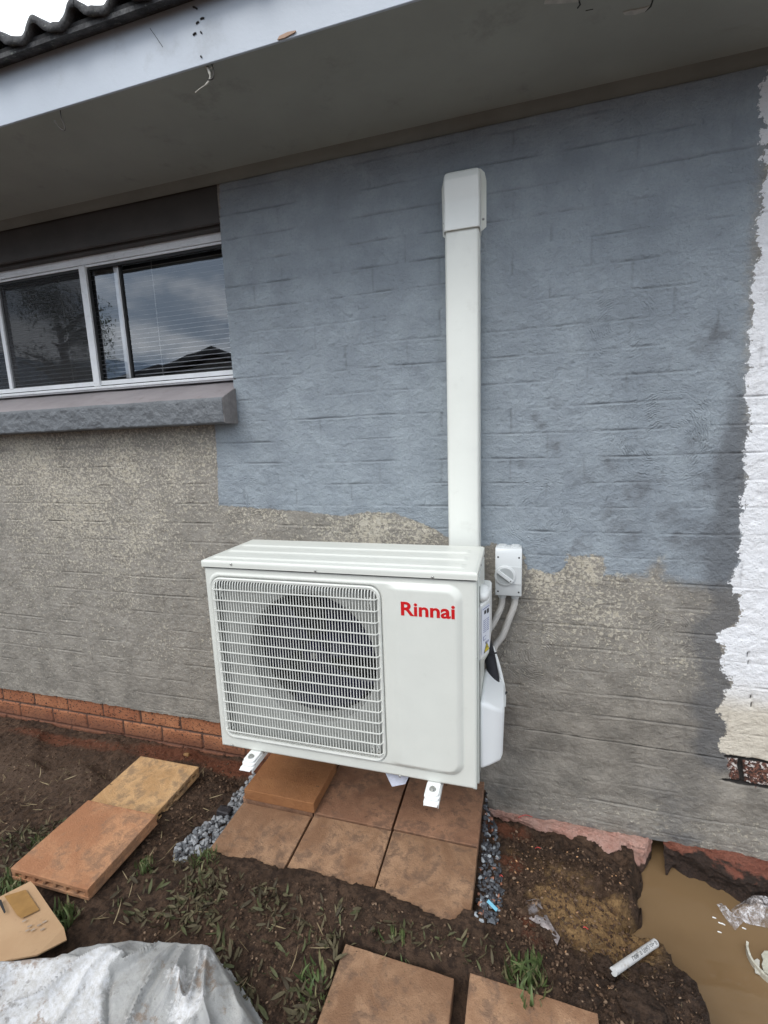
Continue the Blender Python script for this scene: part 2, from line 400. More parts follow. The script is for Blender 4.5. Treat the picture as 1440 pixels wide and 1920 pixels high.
def stone_mat():
    m = Mt('blue_metal', .7)
    r, g, b = m.attr('rnd')
    c = m.mix(r, (.13, .138, .148), (.33, .34, .35)); c = m.mix(m.mr(g, .82, .9), c, (.07, .07, .075)); c = m.mix(m.mr(m.noise(60, 4, .6), .6, .7, 0, .5), c, (.14, .10, .075))
    m.col(c); m.bump(m.noise(220, 4, .6), .002); return m.m
M_stone = stone_mat()
def stone2():
    m = Mt('wet_gravel', .5)
    r, g, b = m.attr('rnd')
    c = m.mix(m.mr(r, .3, 1), (.035, .035, .04), (.11, .12, .135)); c = m.mix(m.mr(g, .84, .9), c, (.33, .36, .38)); c = m.mix(m.mr(b, .9, .95), c, (.35, .16, .10))
    m.col(c); m.bump(m.noise(220, 4, .6), .002); return m.m
M_stonew = stone2()
def leaf_mat(name, cols, rough=.7):
    m = Mt(name, rough, .3)
    r, g, b = m.attr('rnd')
    c = m.mix(r, cols[0], cols[1]); c = m.mix(m.mr(g, .7, .8), c, cols[2]); c = m.mix(m.mr(m.noise(60, 4, .6), .5, .7, 0, .5), c, tuple(x*.45 for x in cols[0]))
    m.col(c); m.b.inputs['Subsurface Weight'].default_value = 0.0; return m.m
M_leaf = leaf_mat('withered_leaf', [(.042, .032, .018), (.125, .105, .056), (.075, .080, .034)])
M_grass = leaf_mat('green_grass', [(.045, .070, .020), (.115, .150, .055), (.19, .17, .085)], .55)
M_straw = leaf_mat('straw', [(.20, .15, .08), (.30, .24, .14), (.14, .10, .06)])

def water_mat():
    m = Mt('muddy_water', .03, .8)
    c = m.mix(m.mr(m.noise(3, 4, .5), .35, .65), (.158, .100, .050), (.190, .122, .062))
    m.col(c); m.bump(m.noise(14, 2, .4), .0007, .4); m.b.inputs['IOR'].default_value = 1.33; return m.m
M_water = water_mat()
def footing_mat(name, a, b, mud):
    m = Mt(name, .85)
    n1 = m.noise(14, 7, .7); n2 = m.noise(90, 5, .7); mm, _, _2 = m.attr('mud')
    c = m.mix(m.mr(n1, .3, .7), a, b)
    c = m.mix(m.mr(m.ma('ADD', mm, m.ma('MULTIPLY', m.ma('SUBTRACT', n1, .5), 1.2)), .40, .62), c, m.mix(m.mr(n2, .35, .7), mud, tuple(x*2.2 for x in mud)))
    m.col(c); p = m.bump(m.noise(40, 6, .75), .022, 1); m.bump(n2, .016, 1, p); return m.m
M_pink = footing_mat('pink_mortar', (.60, .30, .23), (.72, .46, .38), (.055, .030, .020))
M_redf = footing_mat('red_footing', (.22, .065, .038), (.36, .135, .085), (.032, .018, .012))

def sheet_mat():
    m = Mt('dusty_sheet', .75)
    n1 = m.noise(5, 7, .7, None, .6); n2 = m.noise(22, 7, .75); n3 = m.noise(90, 5, .7)
    wht, _, _2 = m.attr('dust')
    c = m.mix(m.mr(n1, .3, .7), (.27, .27, .265), (.39, .385, .365)); c = m.mix(m.mr(n2, .5, .68, 0, .7), c, (.24, .225, .20))
    st = m.noise(16, 5, .7, m.map((4, .7, 1), rot=(0, 0, .5)))
    c = m.mix(m.mr(st, .52, .66, 0, .5), c, (.22, .22, .225))
    wf = m.mr(m.ma('ADD', wht, m.ma('MULTIPLY', m.ma('SUBTRACT', n2, .5), 1.8)), .40, .60)
    c = m.mix(wf, c, m.mix(m.mr(n3, .3, .7), (.60, .60, .61), (.45, .435, .41)))
    c = m.mix(m.mr(m.noise(9, 7, .75, m.map(loc=(3, 1, 0))), .56, .64, 0, .75), c, (.22, .15, .10))
    c = m.mix(m.mr(m.noise(34, 6, .8), .56, .66, 0, .6), c, (.15, .135, .12))
    m.col(c); p = m.bump(n2, .004, 1); m.bump(n3, .002, 1, p); return m.m
M_sheet = sheet_mat()
def card_mat():
    m = Mt('cardboard', .85)
    c = m.mix(m.mr(m.noise(7, 6, .6), .3, .7), (.38, .235, .125), (.44, .285, .16)); c = m.mix(m.mr(m.noise(50, 4, .7), .6, .7, 0, .4), c, (.28, .17, .09))
    m.col(c); m.bump(m.noise(180, 3, .6, m.map((6, 1, 1))), .0008); return m.m
M_card = card_mat()
M_tape = simple('brown_tape', (.30, .165, .055), .3, .12, 30)
M_cardink = simple('carton_print', (.30, .235, .18), .8, .2, 60)
def glass_mat(name, tint, refl_add=.0):
    m = bpy.data.materials.new(name); m.use_nodes = True; t = m.node_tree; t.nodes.clear()
    o = t.nodes.new('ShaderNodeOutputMaterial'); g = t.nodes.new('ShaderNodeBsdfGlossy'); g.inputs['Roughness'].default_value = .012; g.inputs[0].default_value = (.93, .96, 1, 1)
    tr = t.nodes.new('ShaderNodeBsdfTransparent'); tr.inputs[0].default_value = (*tint, 1)
    fr = t.nodes.new('ShaderNodeFresnel'); fr.inputs[0].default_value = 1.5
    ad = t.nodes.new('ShaderNodeMath'); ad.operation = 'MULTIPLY_ADD'; ad.inputs[1].default_value = 1.5; ad.inputs[2].default_value = refl_add
    nz = t.nodes.new('ShaderNodeTexNoise'); nz.inputs['Scale'].default_value = 3.0; tcx = t.nodes.new('ShaderNodeTexCoord'); bp = t.nodes.new('ShaderNodeBump'); bp.inputs['Distance'].default_value = .0012; bp.inputs['Strength'].default_value = .6
    t.links.new(tcx.outputs['Object'], nz.inputs['Vector']); t.links.new(nz.outputs[0], bp.inputs['Height']); t.links.new(bp.outputs[0], g.inputs['Normal'])
    mxx = t.nodes.new('ShaderNodeMixShader')
    t.links.new(fr.outputs[0], ad.inputs[0]); t.links.new(ad.outputs[0], mxx.inputs[0]); t.links.new(tr.outputs[0], mxx.inputs[1]); t.links.new(g.outputs[0], mxx.inputs[2]); t.links.new(mxx.outputs[0], o.inputs[0])
    return m
M_glass = glass_mat('window_glass', (.95, .95, .95), .07)
def screen_mat():
    m = bpy.data.materials.new('fly_screen'); m.use_nodes = True; t = m.node_tree; b = t.nodes['Principled BSDF']
    b.inputs['Base Color'].default_value = (.02, .02, .021, 1); b.inputs['Roughness'].default_value = .7
    tr = t.nodes.new('ShaderNodeBsdfTransparent'); mxx = t.nodes.new('ShaderNodeMixShader'); mxx.inputs[0].default_value = .60
    t.links.new(tr.outputs[0], mxx.inputs[1]); t.links.new(b.outputs[0], mxx.inputs[2]); t.links.new(mxx.outputs[0], t.nodes['Material Output'].inputs[0]); return m
M_screen = screen_mat()
def film_mat():
    m = Mt('clear_film', .25, .6); m.col(m.mix(m.mr(m.noise(30, 4, .6), .4, .6), (.42, .37, .35), (.85, .84, .86)))
    a = m.mr(m.noise(34, 5, .7, None, 1.2), .42, .64, .10, .62); m.set(m.b.inputs['Alpha'], a); m.bump(m.noise(40, 3, .6, None, 1), .005); return m.m
M_film = film_mat()
M_muddyfilm = simple('muddy_film', (.22, .19, .185), .35, .5, 60, .004, 90)

# ================================================================== THE HOUSE
house = thing('brick_house', 'rendered brick house wall, half painted blue grey, with window, eave and white painted corner', 'house', (0, 0, -.13))
# ---- main wall sheet, real relief
xs = np.concatenate([np.linspace(-4, -1.7, 60)[:-1], np.arange(-1.7, 2.5, .0042), np.linspace(2.5, 4.5, 60)[1:]])
zs = np.arange(-.135, 2.40, .0032)
X, Z = np.meshgrid(xs, zs)
z0, CO, XB = 1.1905, .086, -1.2008
wav = fbm(X, Z, .30, 4, 3)*.005+fbm(X, Z, .03, 2, 4)*.0008
kk = (z0-Z+wav)/CO; kr = np.round(kk); dz = (kk-kr)*CO
row = kr.astype(int)
joint_n = fbm(X, Z, .12, 4, 11)
gs = np.clip(.38+1.7*joint_n, .04, 1.2)
rowstr = np.random.RandomState(4).rand(80)[(row+40) % 80]*.8+.45
gh = np.exp(-(dz/(.0026))**2)*gs*rowstr*1.25
row2 = np.floor(kk).astype(int); xx = (X-XB+np.where(row2 % 2 == 0, 0, .12)+wav)/.24; dx = (xx-np.round(xx))*.24
gv = np.exp(-(dx/.0034)**2)*np.clip(.24+1.2*fbm(X, Z, .11, 3, 21), 0, .8)
groove = np.maximum(gh, gv)
relief = -.0042*groove-.0030*np.clip(fbm(X, Z, .022, 3, 57, .6)-.28, 0, 1)*3*np.clip(fbm(X, Z, .2, 3, 58)+.25, 0, 1) + .0034*fbm(X, Z, .05, 5, 31, .65) + .0040*fbm(X, Z, .3, 3, 41) + .0016*fbm(X*1.0, Z*1.6, .03, 3, 51, .6)+.0016*np.exp(-((dz-.0065)/.004)**2)*gs*rowstr
# each brick sits a touch in or out
relief += .0012*(np.random.RandomState(9).rand(90, 90)[(row2+40) % 90, (np.floor(xx).astype(int)+40) % 90]-.5)
pw = lambda L: [W(a, b) for a, b in L]
blueP = pw([(412, 250), (412, 330), (414, 700), (403, 792), (410, 948), (560, 958), (640, 968), (690, 960), (740, 962), (800, 985), (845, 1010), (905, 1024), (925, 1020), (975, 1030), (990, 1066), (1035, 1075), (1060, 1066), (1066, 1042), (1130, 1042), (1135, 1078), (1212, 1080), (1226, 1060), (1236, 1050), (1246, 1085), (1290, 1098), (1370, 1104), (1396, 1060), (1402, 800), (1412, 500), (1444, 200), (1470, 0)])
blueF = sdpoly(X, Z, blueP)
whiteP = pw([(1444, 120), (1424, 190), (1432, 250), (1436, 320), (1420, 440), (1412, 540), (1410, 620), (1402, 700), (1404, 800), (1394, 860), (1397, 920), (1388, 980), (1390, 1040), (1374, 1075), (1388, 1120), (1384, 1165), (1346, 1190), (1356, 1240), (1372, 1290), (1345, 1328), (1366, 1360), (1350, 1400), (1358, 1412), (1440, 1428)])+[(4.8, W(1440, 1428)[1]), (4.8, 2.6), (W(1444, 120)[0], 2.6)]
whiteF = sdpoly(X, Z, whiteP)
_wx = .035*fbm(X, Z, .05, 4, 77, .6); _wz = .035*fbm(X, Z, .06, 4, 78, .6)
def blob(L):
    o = np.zeros(X.shape)
    for px, py, r, k in L:
        cx, cz = W(px, py); o = np.maximum(o, k*np.exp(-((X+_wx*min(r/.04, 1.6)-cx)**2+(Z+_wz*min(r/.04, 1.6)-cz)**2)/(r*r)))
    return o
warp = fbm(X, Z, .12, 4, 61)
cream = blob([(120, 930, .42, .80), (240, 1000, .34, .62), (330, 850, .30, .62), (60, 840, .35, .85), (230, 850, .22, .9), (700, 990, .10, 1.15), (790, 995, .09, 1.0), (640, 1000, .14, .6), (480, 975, .14, .45), (1010, 1062, .06, 1.0), (1100, 1062, .06, 1.1), (1160, 1085, .05, .9), (1120, 1150, .16, .55), (1040, 1090, .12, .75), (1240, 1050, .02, 1.0), (1060, 1190, .10, .45), (1290, 1240, .06, .55), (1280, 1350, .07, .35), (1200, 1110, .09, .55)])
cream = np.clip(cream+warp*.35, 0, 1.2)
stain = blob([(1008, 782, .022, .55), (1018, 800, .026, .6), (1041, 834, .032, .62), (985, 867, .026, .5), (1335, 629, .045, .65), (1142, 867, .06, .45), (1190, 919, .06, .6), (1142, 959, .045, .7), (1255, 963, .05, .6), (1085, 1020, .05, .5), (1320, 740, .03, .3), (1340, 900, .09, .5), (1050, 760, .06, .35), (1290, 840, .07, .45), (1225, 780, .05, .3), (1180, 1000, .09, .5), (1300, 1000, .08, .6), (1100, 900, .07, .4), (1330, 650, .06, .5), (1240, 700, .08, .25), (930, 1480, .05, .5)])
xe, _ = W(1405, 900)
edge = np.where((whiteF < 0), np.exp(-((whiteF+.03)/.045)**2), 0)*.75*sstep(Z, 1.75, 1.25)
stain = np.clip(stain*(.8+.5*fbm(X, Z, .04, 3, 79))+edge+.25*np.exp(-((X-xe+.12)/.14)**2)*(Z < 1.0)+.9*sstep(Z, -.06, -.125)*sstep(X, 1.25, 1.35)*np.clip(fbm(X, Z, .07, 4, 83)+.15, 0, 1)+.35*sstep(Z, .30, .0)*sstep(X, 1.0, 1.2)*np.clip(fbm(X, Z, .16, 4, 84)+.1, 0, 1), 0, 1)
xb0, zb0 = W(1350, 1440)
smear = sstep(Z+.02*warp, .02, -.04)*sstep(X, 1.2, 1.4)*.0
low = sstep(Z+.05*warp, .62, .25)*sstep(X, .9, 1.25)*(.85-.55*sstep(Z+.06*warp, .05, -.02)*sstep(X, 1.35, 1.55)) + sstep(Z+.05*warp, .55, .1)*sstep(X, 1.2, .6)*.55
baseM = np.clip(low, 0, 1)
zk12 = z0-12.6*CO
cr = np.zeros(X.shape)
def crack(px0, py0, px1, py1, wd, k=1.0):
    global cr
    ax, az = W(px0, py0); bx, bz = W(px1, py1); t = np.clip(((X-ax)*(bx-ax)+(Z-az)*(bz-az))/((bx-ax)**2+(bz-az)**2), 0, 1)
    d = np.hypot(X-ax-t*(bx-ax), Z-az-t*(bz-az)); wn_ = wd*(.75+.7*fbm(X, Z, .03, 3, 71))*np.clip(np.minimum(t, 1-t)*9+.25, 0, 1)
    cr = np.maximum(cr, k*(1-sstep(d, wn_*.4, wn_*1.3+.001)))
crack(1358, 1419, 1400, 1424, .011); crack(1395, 1424, 1450, 1434, .008); crack(1388, 1424, 1394, 1466, .010); crack(1352, 1462, 1450, 1480, .010); crack(1366, 1420, 1384, 1422, .014)
crack(946, 1362, 1360, 1424, .0018, .8); crack(1408, 1300, 1410, 1328, .003, .8); crack(1402, 1220, 1404, 1248, .002, .7)

expP = pw([(1372, 1424), (1440, 1434), (1500, 1445), (1640, 1466), (1640, 1508), (1500, 1486), (1440, 1474), (1372, 1462)])
expo = np.clip(.75+sdpoly(X, Z, expP)*25, 0, 1)*(sdpoly(X, Z, expP) > -.02)
relief -= .011*cr
relief -= .003*(expo > .6)*(1+fbm(X, Z, .02, 3, 81))
relief += .0028*sstep(blueF, -.003, .003)*.25
# lower right: thick smeared cement below the crack
relief += sstep(Z, .13, .06)*sstep(X, 1.15, 1.3)*(.006+.005*fbm(X, Z, .09, 4, 91)+.002*fbm(X, Z*4, .06, 3, 95))
# ragged bottom edge
Yw = -relief
cxm = (X[:-1, :-1]+X[1:, 1:])/2; czm = (Z[:-1, :-1]+Z[1:, 1:])/2
keep = ~((cxm < .2335) & (czm > 1.452) & (cxm > -2.3))
edge_n = .004*fbm(cxm, czm, .05, 3, 99)
keep &= ~((czm < .055+edge_n) & (cxm < .62))
one = np.ones(X.shape)
At = {'paint': np.stack([blueF, whiteF, cream, one], -1), 'wear': np.stack([stain, baseM, expo, one], -1), 'relief': np.stack([np.clip(groove, 0, 1), 0*X, cr, one], -1)}
grid('wall', X, Yw, Z, M_wall, house, keep, At)
# jamb, wall underside, wall behind the sill
bm = B(); box(bm, .2325, .2425, .004, .13, 1.45, 2.40); bmo('window_jamb', bm, M_infill, house)
bm = B(); box(bm, .62, 4.5, .006, .13, -.135, -.128); box(bm, -4, .62, .012, .13, -.2, -.14); bmo('wall_underside', bm, M_infill, house)
# ---- bare brick plinth
xs2 = np.arange(-2.6, .70, .0045); zs2 = np.arange(-.215, .062, .0045); X2, Z2 = np.meshgrid(xs2, zs2)
zt_ = .056; r2 = np.floor((zt_-Z2)/CO).astype(int); o2 = np.where(r2 % 2 == 0, 0, .12)
u = (X2-XB+o2)/.24; du = np.abs(u-np.round(u))*.24; dv = np.abs(((zt_-Z2)/CO)-np.round((zt_-Z2)/CO))*CO
wob = .0012*fbm(X2, Z2, .02, 3, 5)
mort = np.maximum(1-sstep(du+wob, .0035, .0075), 1-sstep(dv+wob, .003, .007)*(1+0*dv))
mort = np.where(Z2 > zt_-.004, 0, mort)
brr = np.random.RandomState(3).rand(60, 60)[(r2+20) % 60, (np.floor(u).astype(int)+20) % 60]
pit = np.clip(fbm(X2*1.0, Z2*1.5, .012, 2, 15)-.35, 0, 1)
Y2 = .012+.008*mort+.007*pit*(1-mort)-.002*fbm(X2, Z2, .03, 4, 25)-.002*(brr-.5)
Y2 = np.where(Z2 > zt_, .02, Y2)
dirt = sstep(Z2+.03*fbm(X2, Z2, .08, 3, 7), -.03, -.11)
grid('plinth_bricks', X2, Y2, Z2, M_brick, house, None, {'bk': np.stack([mort, brr, dirt, 1+0*X2], -1)})
# ---- footing (pink mortar ledge left of the hole, muddy footing right of it)
def footing(name, x0, x1, ztop, wfun, mat, seed, mudk):
    nu = int((x1-x0)/.006); nv = 60
    U, V = np.meshgrid(np.linspace(x0, x1, nu), np.linspace(0, 1, nv))
    wd = wfun(U); top = .45
    s = V/top; q = (V-top)/(1-top)
    Yf = np.where(V < top, .02-(wd+.02)*s, -wd-.03*np.sin(np.clip(q, 0, 1)*math.pi/2)*0-.02*q)
    Zf = np.where(V < top, ztop-.012*s**3, ztop-.012-.24*q)
    rr = np.exp(-((V-top)/.10)**2); Yf += .010*rr; Zf -= .010*rr
    nn = fbm(U, V*.4, .06, 5, seed, .6); Yf += .046*nn*sstep(V, .1, .5); Zf += .013*fbm(U, V*.4, .05, 5, seed+7, .6)-.004
    mud = np.clip(sstep(V+.22*fbm(U, V*.4, .10, 4, seed+3), mudk-.1, mudk+.15), 0, 1)
    return grid(name, U, Yf, Zf, mat, house, None, {'mud': np.stack([mud, mud, mud, 1+0*U], -1)}, flip=True)
footing('footing_ledge', .9, 1.842, -.128, lambda u: .060+.016*np.sin(u*9)-.05*sstep(u, 1.80, 1.842)*1.2, M_pink, 101, .52)
footing('muddy_footing', 1.875, 3.4, -.126, lambda u: .015+.075*sstep(u, 1.87, 2.15), M_redf, 131, .34)
# ---- soffit, cornice, fascia
xs3 = np.linspace(-3, 4.5, 500); ys3 = np.linspace(-.442, .02, 40); X3, Y3 = np.meshgrid(xs3, ys3)
bm = B(); box(bm, -3.5, 4.6, -.456, .03, 2.362, 2.372); bmo('soffit', bm, M_soffit, house)
bm = B(); prism(bm, [(-.004, 2.334), (-.012, 2.336), (-.022, 2.346), (-.03, 2.3636), (-.004, 2.3636)], 'x', -3.5, 2.03); bmo('cornice', bm, simple('cornice_paint', (.17, .17, .15), .7, .1, 5), house, 60)
fas = B(); prism(fas, [(-.463, 2.3585), (-.4575, 2.358), (-.4565, 2.362), (-.4565, 2.54), (-.464, 2.54)], 'x', -3.5, 4.6); fas = bmo('fascia_board', fas, M_fascia, house, None, .0015)
# chipped places of the eave
def chip(name, pts, z, th, mat, parent):
    bm = B(); prism(bm, pts, 'z', z-th, z); return bmo(name, bm, mat, parent)
chip('chipped_patch', [G(1022, 0, 2.362), G(1020, 6, 2.362), G(1052, 5, 2.362), G(1085, 2, 2.362), G(1082, -12, 2.362), G(1040, -12, 2.362)], 2.363, .003, M_chip, house)
chip('chipped_patch', [G(1168, 22, 2.362), G(1182, 18, 2.362), G(1205, 14, 2.362), G(1218, 10, 2.362), G(1210, 20, 2.362), G(1190, 26, 2.362), G(1172, 27, 2.362)], 2.363, .003, M_chip, house)
bm = B(); tube(bm, [(*G(1085, 0, 2.362), 2.362), (*G(1088, 8, 2.362), 2.3615), (*G(1083, 15, 2.362), 2.362)], .0018, 5); bmo('soffit_crack', bm, M_rubber, house); bm = B(); tube(bm, [(*G(1226, -5, 2.362), 2.362), (*G(1220, 12, 2.362), 2.3615), (*G(1210, 21, 2.362), 2.362)], .0018, 5); bmo('soffit_crack', bm, M_rubber, house); bm = B(); tube(bm, [(*G(1098, 20, 2.362), 2.362), (*G(1112, 17, 2.362), 2.362)], .001, 5)
bmo('soffit_crack', bm, M_rubber, house)
for (a, b_) in [((362, 13), (370, 17)), ((368, 45), (373, 41)), ((376, 36), (383, 34)), ((376, 60), (378, 62)), ((281, 53), (305, 88)), ((362, 66), (368, 62)), ((376, 106), (378, 107))]:
    x1_, z1_ = W(*a, -.4645); x2_, z2_ = W(*b_, -.4645)
    bm = B(); tube(bm, [(x1_, -.4645, z1_), ((x1_+x2_)/2, -.465, (z1_+z2_)/2+.001), (x2_, -.4645, z2_)], .0022 if abs(a[0]-281) > 2 else .0007, 5); bmo('fascia_scratch', bm, M_rubber, house)
x1_, z1_ = W(520, 72, -.465); bm = B(); prism(bm, [(x1_, z1_-.004), (x1_+.006, z1_+.003), (x1_+.03, z1_+.006), (x1_+.052, z1_+.004), (x1_+.05, z1_+.001), (x1_+.02, z1_-.004)], 'y', -.4665, -.464); bmo('flaked_paint', bm, simple('bare_timber', (.42, .28, .2), .8), house)
# ---- roof
roof = bmo('roof', prism(B(), [(-.503, 2.506), (-.503, 2.494), (3.2, 3.74), (3.2, 3.76)], 'x', -3.5, 4.6), M_tile, house)
bmo('added_shade_strip', box(B(), -3.5, 4.6, -.497, -.4645, 2.5062, 2.522), simple('shade_strip_black', (.03, .03, .03), .9, .3, 20, .004, 80), roof)  # dark strip added under the tiles to stop light through their waves
def tile_mesh():
    nx, ny = 44, 26; u = np.linspace(0, .292, nx); v = np.linspace(0, .36, ny); U, V = np.meshgrid(u, v)
    ph = U/.146*2*math.pi
    hh = .019*np.cos(ph)+.006*np.cos(2*ph+.6)
    hh += .002*fbm(U, V, .03, 3, 3)
    sl = math.tan(rad(19)); Yt = V+.004*fbm(U, V*0, .02, 3, 8); Zt = hh+V*sl
    return U, Yt, Zt
U, Yt, Zt = tile_mesh(); th = .016
Xc = np.concatenate([U[:1], U, U[:1]]); 
# closed shell: bottom row, front lip, top surface
Xt = np.concatenate([U[::-1], U]); Yt2 = np.concatenate([Yt[::-1], Yt]); Zt2 = np.concatenate([Zt[::-1]-th, Zt+.004])
tproto = None
TY = -.515; TZ = P(60, 28, 'y', TY)[2]-.024; _tx = P(60, 28, 'y', TY)[0]
for i in range(-8, 12):
    x0_ = _tx-.146+i*.292
    if tproto is None:
        t = grid('roof_tile', Xt, Yt2, Zt2, M_tile, roof); tproto = t
    else:
        t = tproto.copy(); C.objects.link(t); t.parent = roof
    t.location = (x0_, TY, TZ); t.rotation_euler = (0, rad(random.uniform(-.5, .5)), 0)
# ---- infill panel above the window and window head
bm = B(); box(bm, -2.3, .2315, .006, .022, 2.208, 2.40); bmo('infill_panel', bm, M_infill, house, None, .002)
bm = B(); box(bm, -2.3, .2315, .022, .13, 2.214, 2.24); box(bm, -2.3, .2315, .03, .06, 2.2, 2.2135); bmo('window_head', bm, M_infill, house)
# ---- sill
nu = 520; U, V = np.meshgrid(np.linspace(-2.3, .236, nu), np.linspace(0, 1, 60))
pk = [(0, .03, 1.442), (.18, -.085, 1.442), (.205, -.092, 1.446), (.50, -.092, 1.534), (.53, -.088, 1.541), (.56, -.080, 1.546), (1, .082, 1.622)]
Ys = np.interp(V, [a[0] for a in pk], [a[1] for a in pk]); Zs = np.interp(V, [a[0] for a in pk], [a[2] for a in pk])
nz = fbm(U, V*.3, .03, 4, 201, .6); Ys -= .0055*nz*sstep(V, .1, .2)*(1-sstep(V, .52, .58)); Zs += .002*fbm(U, V, .1, 3, 207)
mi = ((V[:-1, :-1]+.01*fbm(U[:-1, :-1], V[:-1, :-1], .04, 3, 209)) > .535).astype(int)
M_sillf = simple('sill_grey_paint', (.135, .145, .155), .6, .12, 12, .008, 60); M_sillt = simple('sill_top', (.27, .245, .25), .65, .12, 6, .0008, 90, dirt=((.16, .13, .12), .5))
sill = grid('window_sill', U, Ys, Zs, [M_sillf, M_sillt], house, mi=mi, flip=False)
endp = [(a[1], a[2]) for a in pk]
bm = B(); prism(bm, endp+[(.082, 1.442)], 'x', .2362, .2385); bmo('sill_end', bm, simple('sill_end_render', (.20, .185, .18), .7, .2, 20, .003, 80), sill, None)
# ---- window
win = thing('window', None, None, (-.8, .08, 1.62)); win.parent = house; win.location = Vector((-.8, .08, 1.62))-house.location
wx0, wx1 = -2.25, .2315
bm = B()
for (ya, yb, za, zb) in ((.060, .064, 2.168, 2.2), (.064, .105, 2.180, 2.2), (.066, .070, 2.158, 2.168), (.060, .105, 1.626, 1.644), (.052, .060, 1.632, 1.640), (.075, .105, 1.644, 1.664), (.0665, .0705, 1.644, 1.668)): box(bm, wx0, wx1, ya, yb, za, zb)
box(bm, wx1-.014, wx1-.001, .064, .105, 1.642, 2.182)
bmo('frame', bm, M_alu, win, None, .001)
bm = B(); box(bm, wx0, wx1, .0705, .078, 1.664, 1.672); box(bm, wx0, wx1, .071, .078, 2.148, 2.158); box(bm, wx0, wx1, .0655, .0665, 1.6442, 1.6485); bmo('glazing_seal', bm, M_rubber, win)
xm, _ = W(158, 500, .07); xm2, _ = W(181, 700, .07); xm = (xm+xm2)/2
bm = B(); box(bm, xm-.018, xm+.018, .058, .085, 1.645, 2.166); bmo('mullion', bm, M_alu, win, None, .002)
bm = B(); box(bm, xm-.024, xm-.0185, .068, .080, 1.672, 2.15); box(bm, xm+.0185, xm+.024, .068, .08, 1.672, 2.15); bmo('mullion_seal', bm, M_rubber, win)
xa, _ = W(222, 505, .095); xb_, _ = W(238, 690, .095); xs_ = (xa+xb_)/2
bm = B(); box(bm, xs_-.013, xs_+.013, .088, .106, 1.664, 2.168); bmo('sash_stile', bm, M_alu, win, None, .002)
bm = B(); box(bm, xs_+.0135, xs_+.022, .09, .105, 1.664, 2.168); bmo('sash_seal', bm, M_rubber, win)
xl, _ = W(6, 600, .075); bm = B(); box(bm, xl-.016, xl+.006, .064, .082, 1.664, 2.166); bmo('sash_stile', bm, M_alu, win, None, .002)
def pane(x0, x1, y, z0_=1.664, z1_=2.17, name='pane', mat=M_glass):
    bm = B(); v = [bm.verts.new(q) for q in ((x0, y, z0_), (x1, y, z0_), (x1, y, z1_), (x0, y, z1_))]; bm.faces.new(v); return bmo(name, bm, mat, win)
pane(xm, xs_+.01, .083); pane(xs_, wx1-.01, .098); pane(wx0, xm, .084)
pane(wx0, xm-.02, .0725, name='fly_screen', mat=M_screen)
# venetian blind
bm = B()
for i in range(27):
    zc = 1.655+i*.0200
    v = [bm.verts.new((x, y, z)) for x in (wx0, wx1-.03) for y, z in ((.138, zc-.0030), (.150, zc+.0010), (.162, zc+.0058))]
    bm.faces.new([v[0], v[1], v[4], v[3]]); bm.faces.new([v[1], v[2], v[5], v[4]])
bl = bmo('blind', bm, M_blind, win, 180)
bm = B()
bm.free()
for x in (-1.9, -1.35, -.75, -.22, .145): bmo('blind_cord', tube(B(), [(x, .134, 1.645), (x, .134, 2.19)], .0009, 5), M_acwhite, bl)
# dark room behind, closes the house off
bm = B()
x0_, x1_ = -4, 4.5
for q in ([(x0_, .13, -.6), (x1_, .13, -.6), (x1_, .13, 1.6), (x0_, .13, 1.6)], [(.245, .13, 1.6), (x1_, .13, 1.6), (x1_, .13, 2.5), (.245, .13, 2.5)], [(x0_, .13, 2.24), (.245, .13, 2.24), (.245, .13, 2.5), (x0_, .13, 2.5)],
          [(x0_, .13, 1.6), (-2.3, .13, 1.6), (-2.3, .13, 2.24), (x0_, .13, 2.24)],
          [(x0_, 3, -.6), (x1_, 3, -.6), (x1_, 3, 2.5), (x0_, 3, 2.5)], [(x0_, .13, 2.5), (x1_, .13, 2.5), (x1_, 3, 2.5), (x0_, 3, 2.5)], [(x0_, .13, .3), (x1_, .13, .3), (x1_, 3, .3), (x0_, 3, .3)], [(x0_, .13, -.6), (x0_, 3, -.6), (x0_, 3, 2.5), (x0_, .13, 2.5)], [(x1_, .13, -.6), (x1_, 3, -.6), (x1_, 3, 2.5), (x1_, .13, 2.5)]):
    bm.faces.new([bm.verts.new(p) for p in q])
bmo('interior_wall', bm, M_room, house)

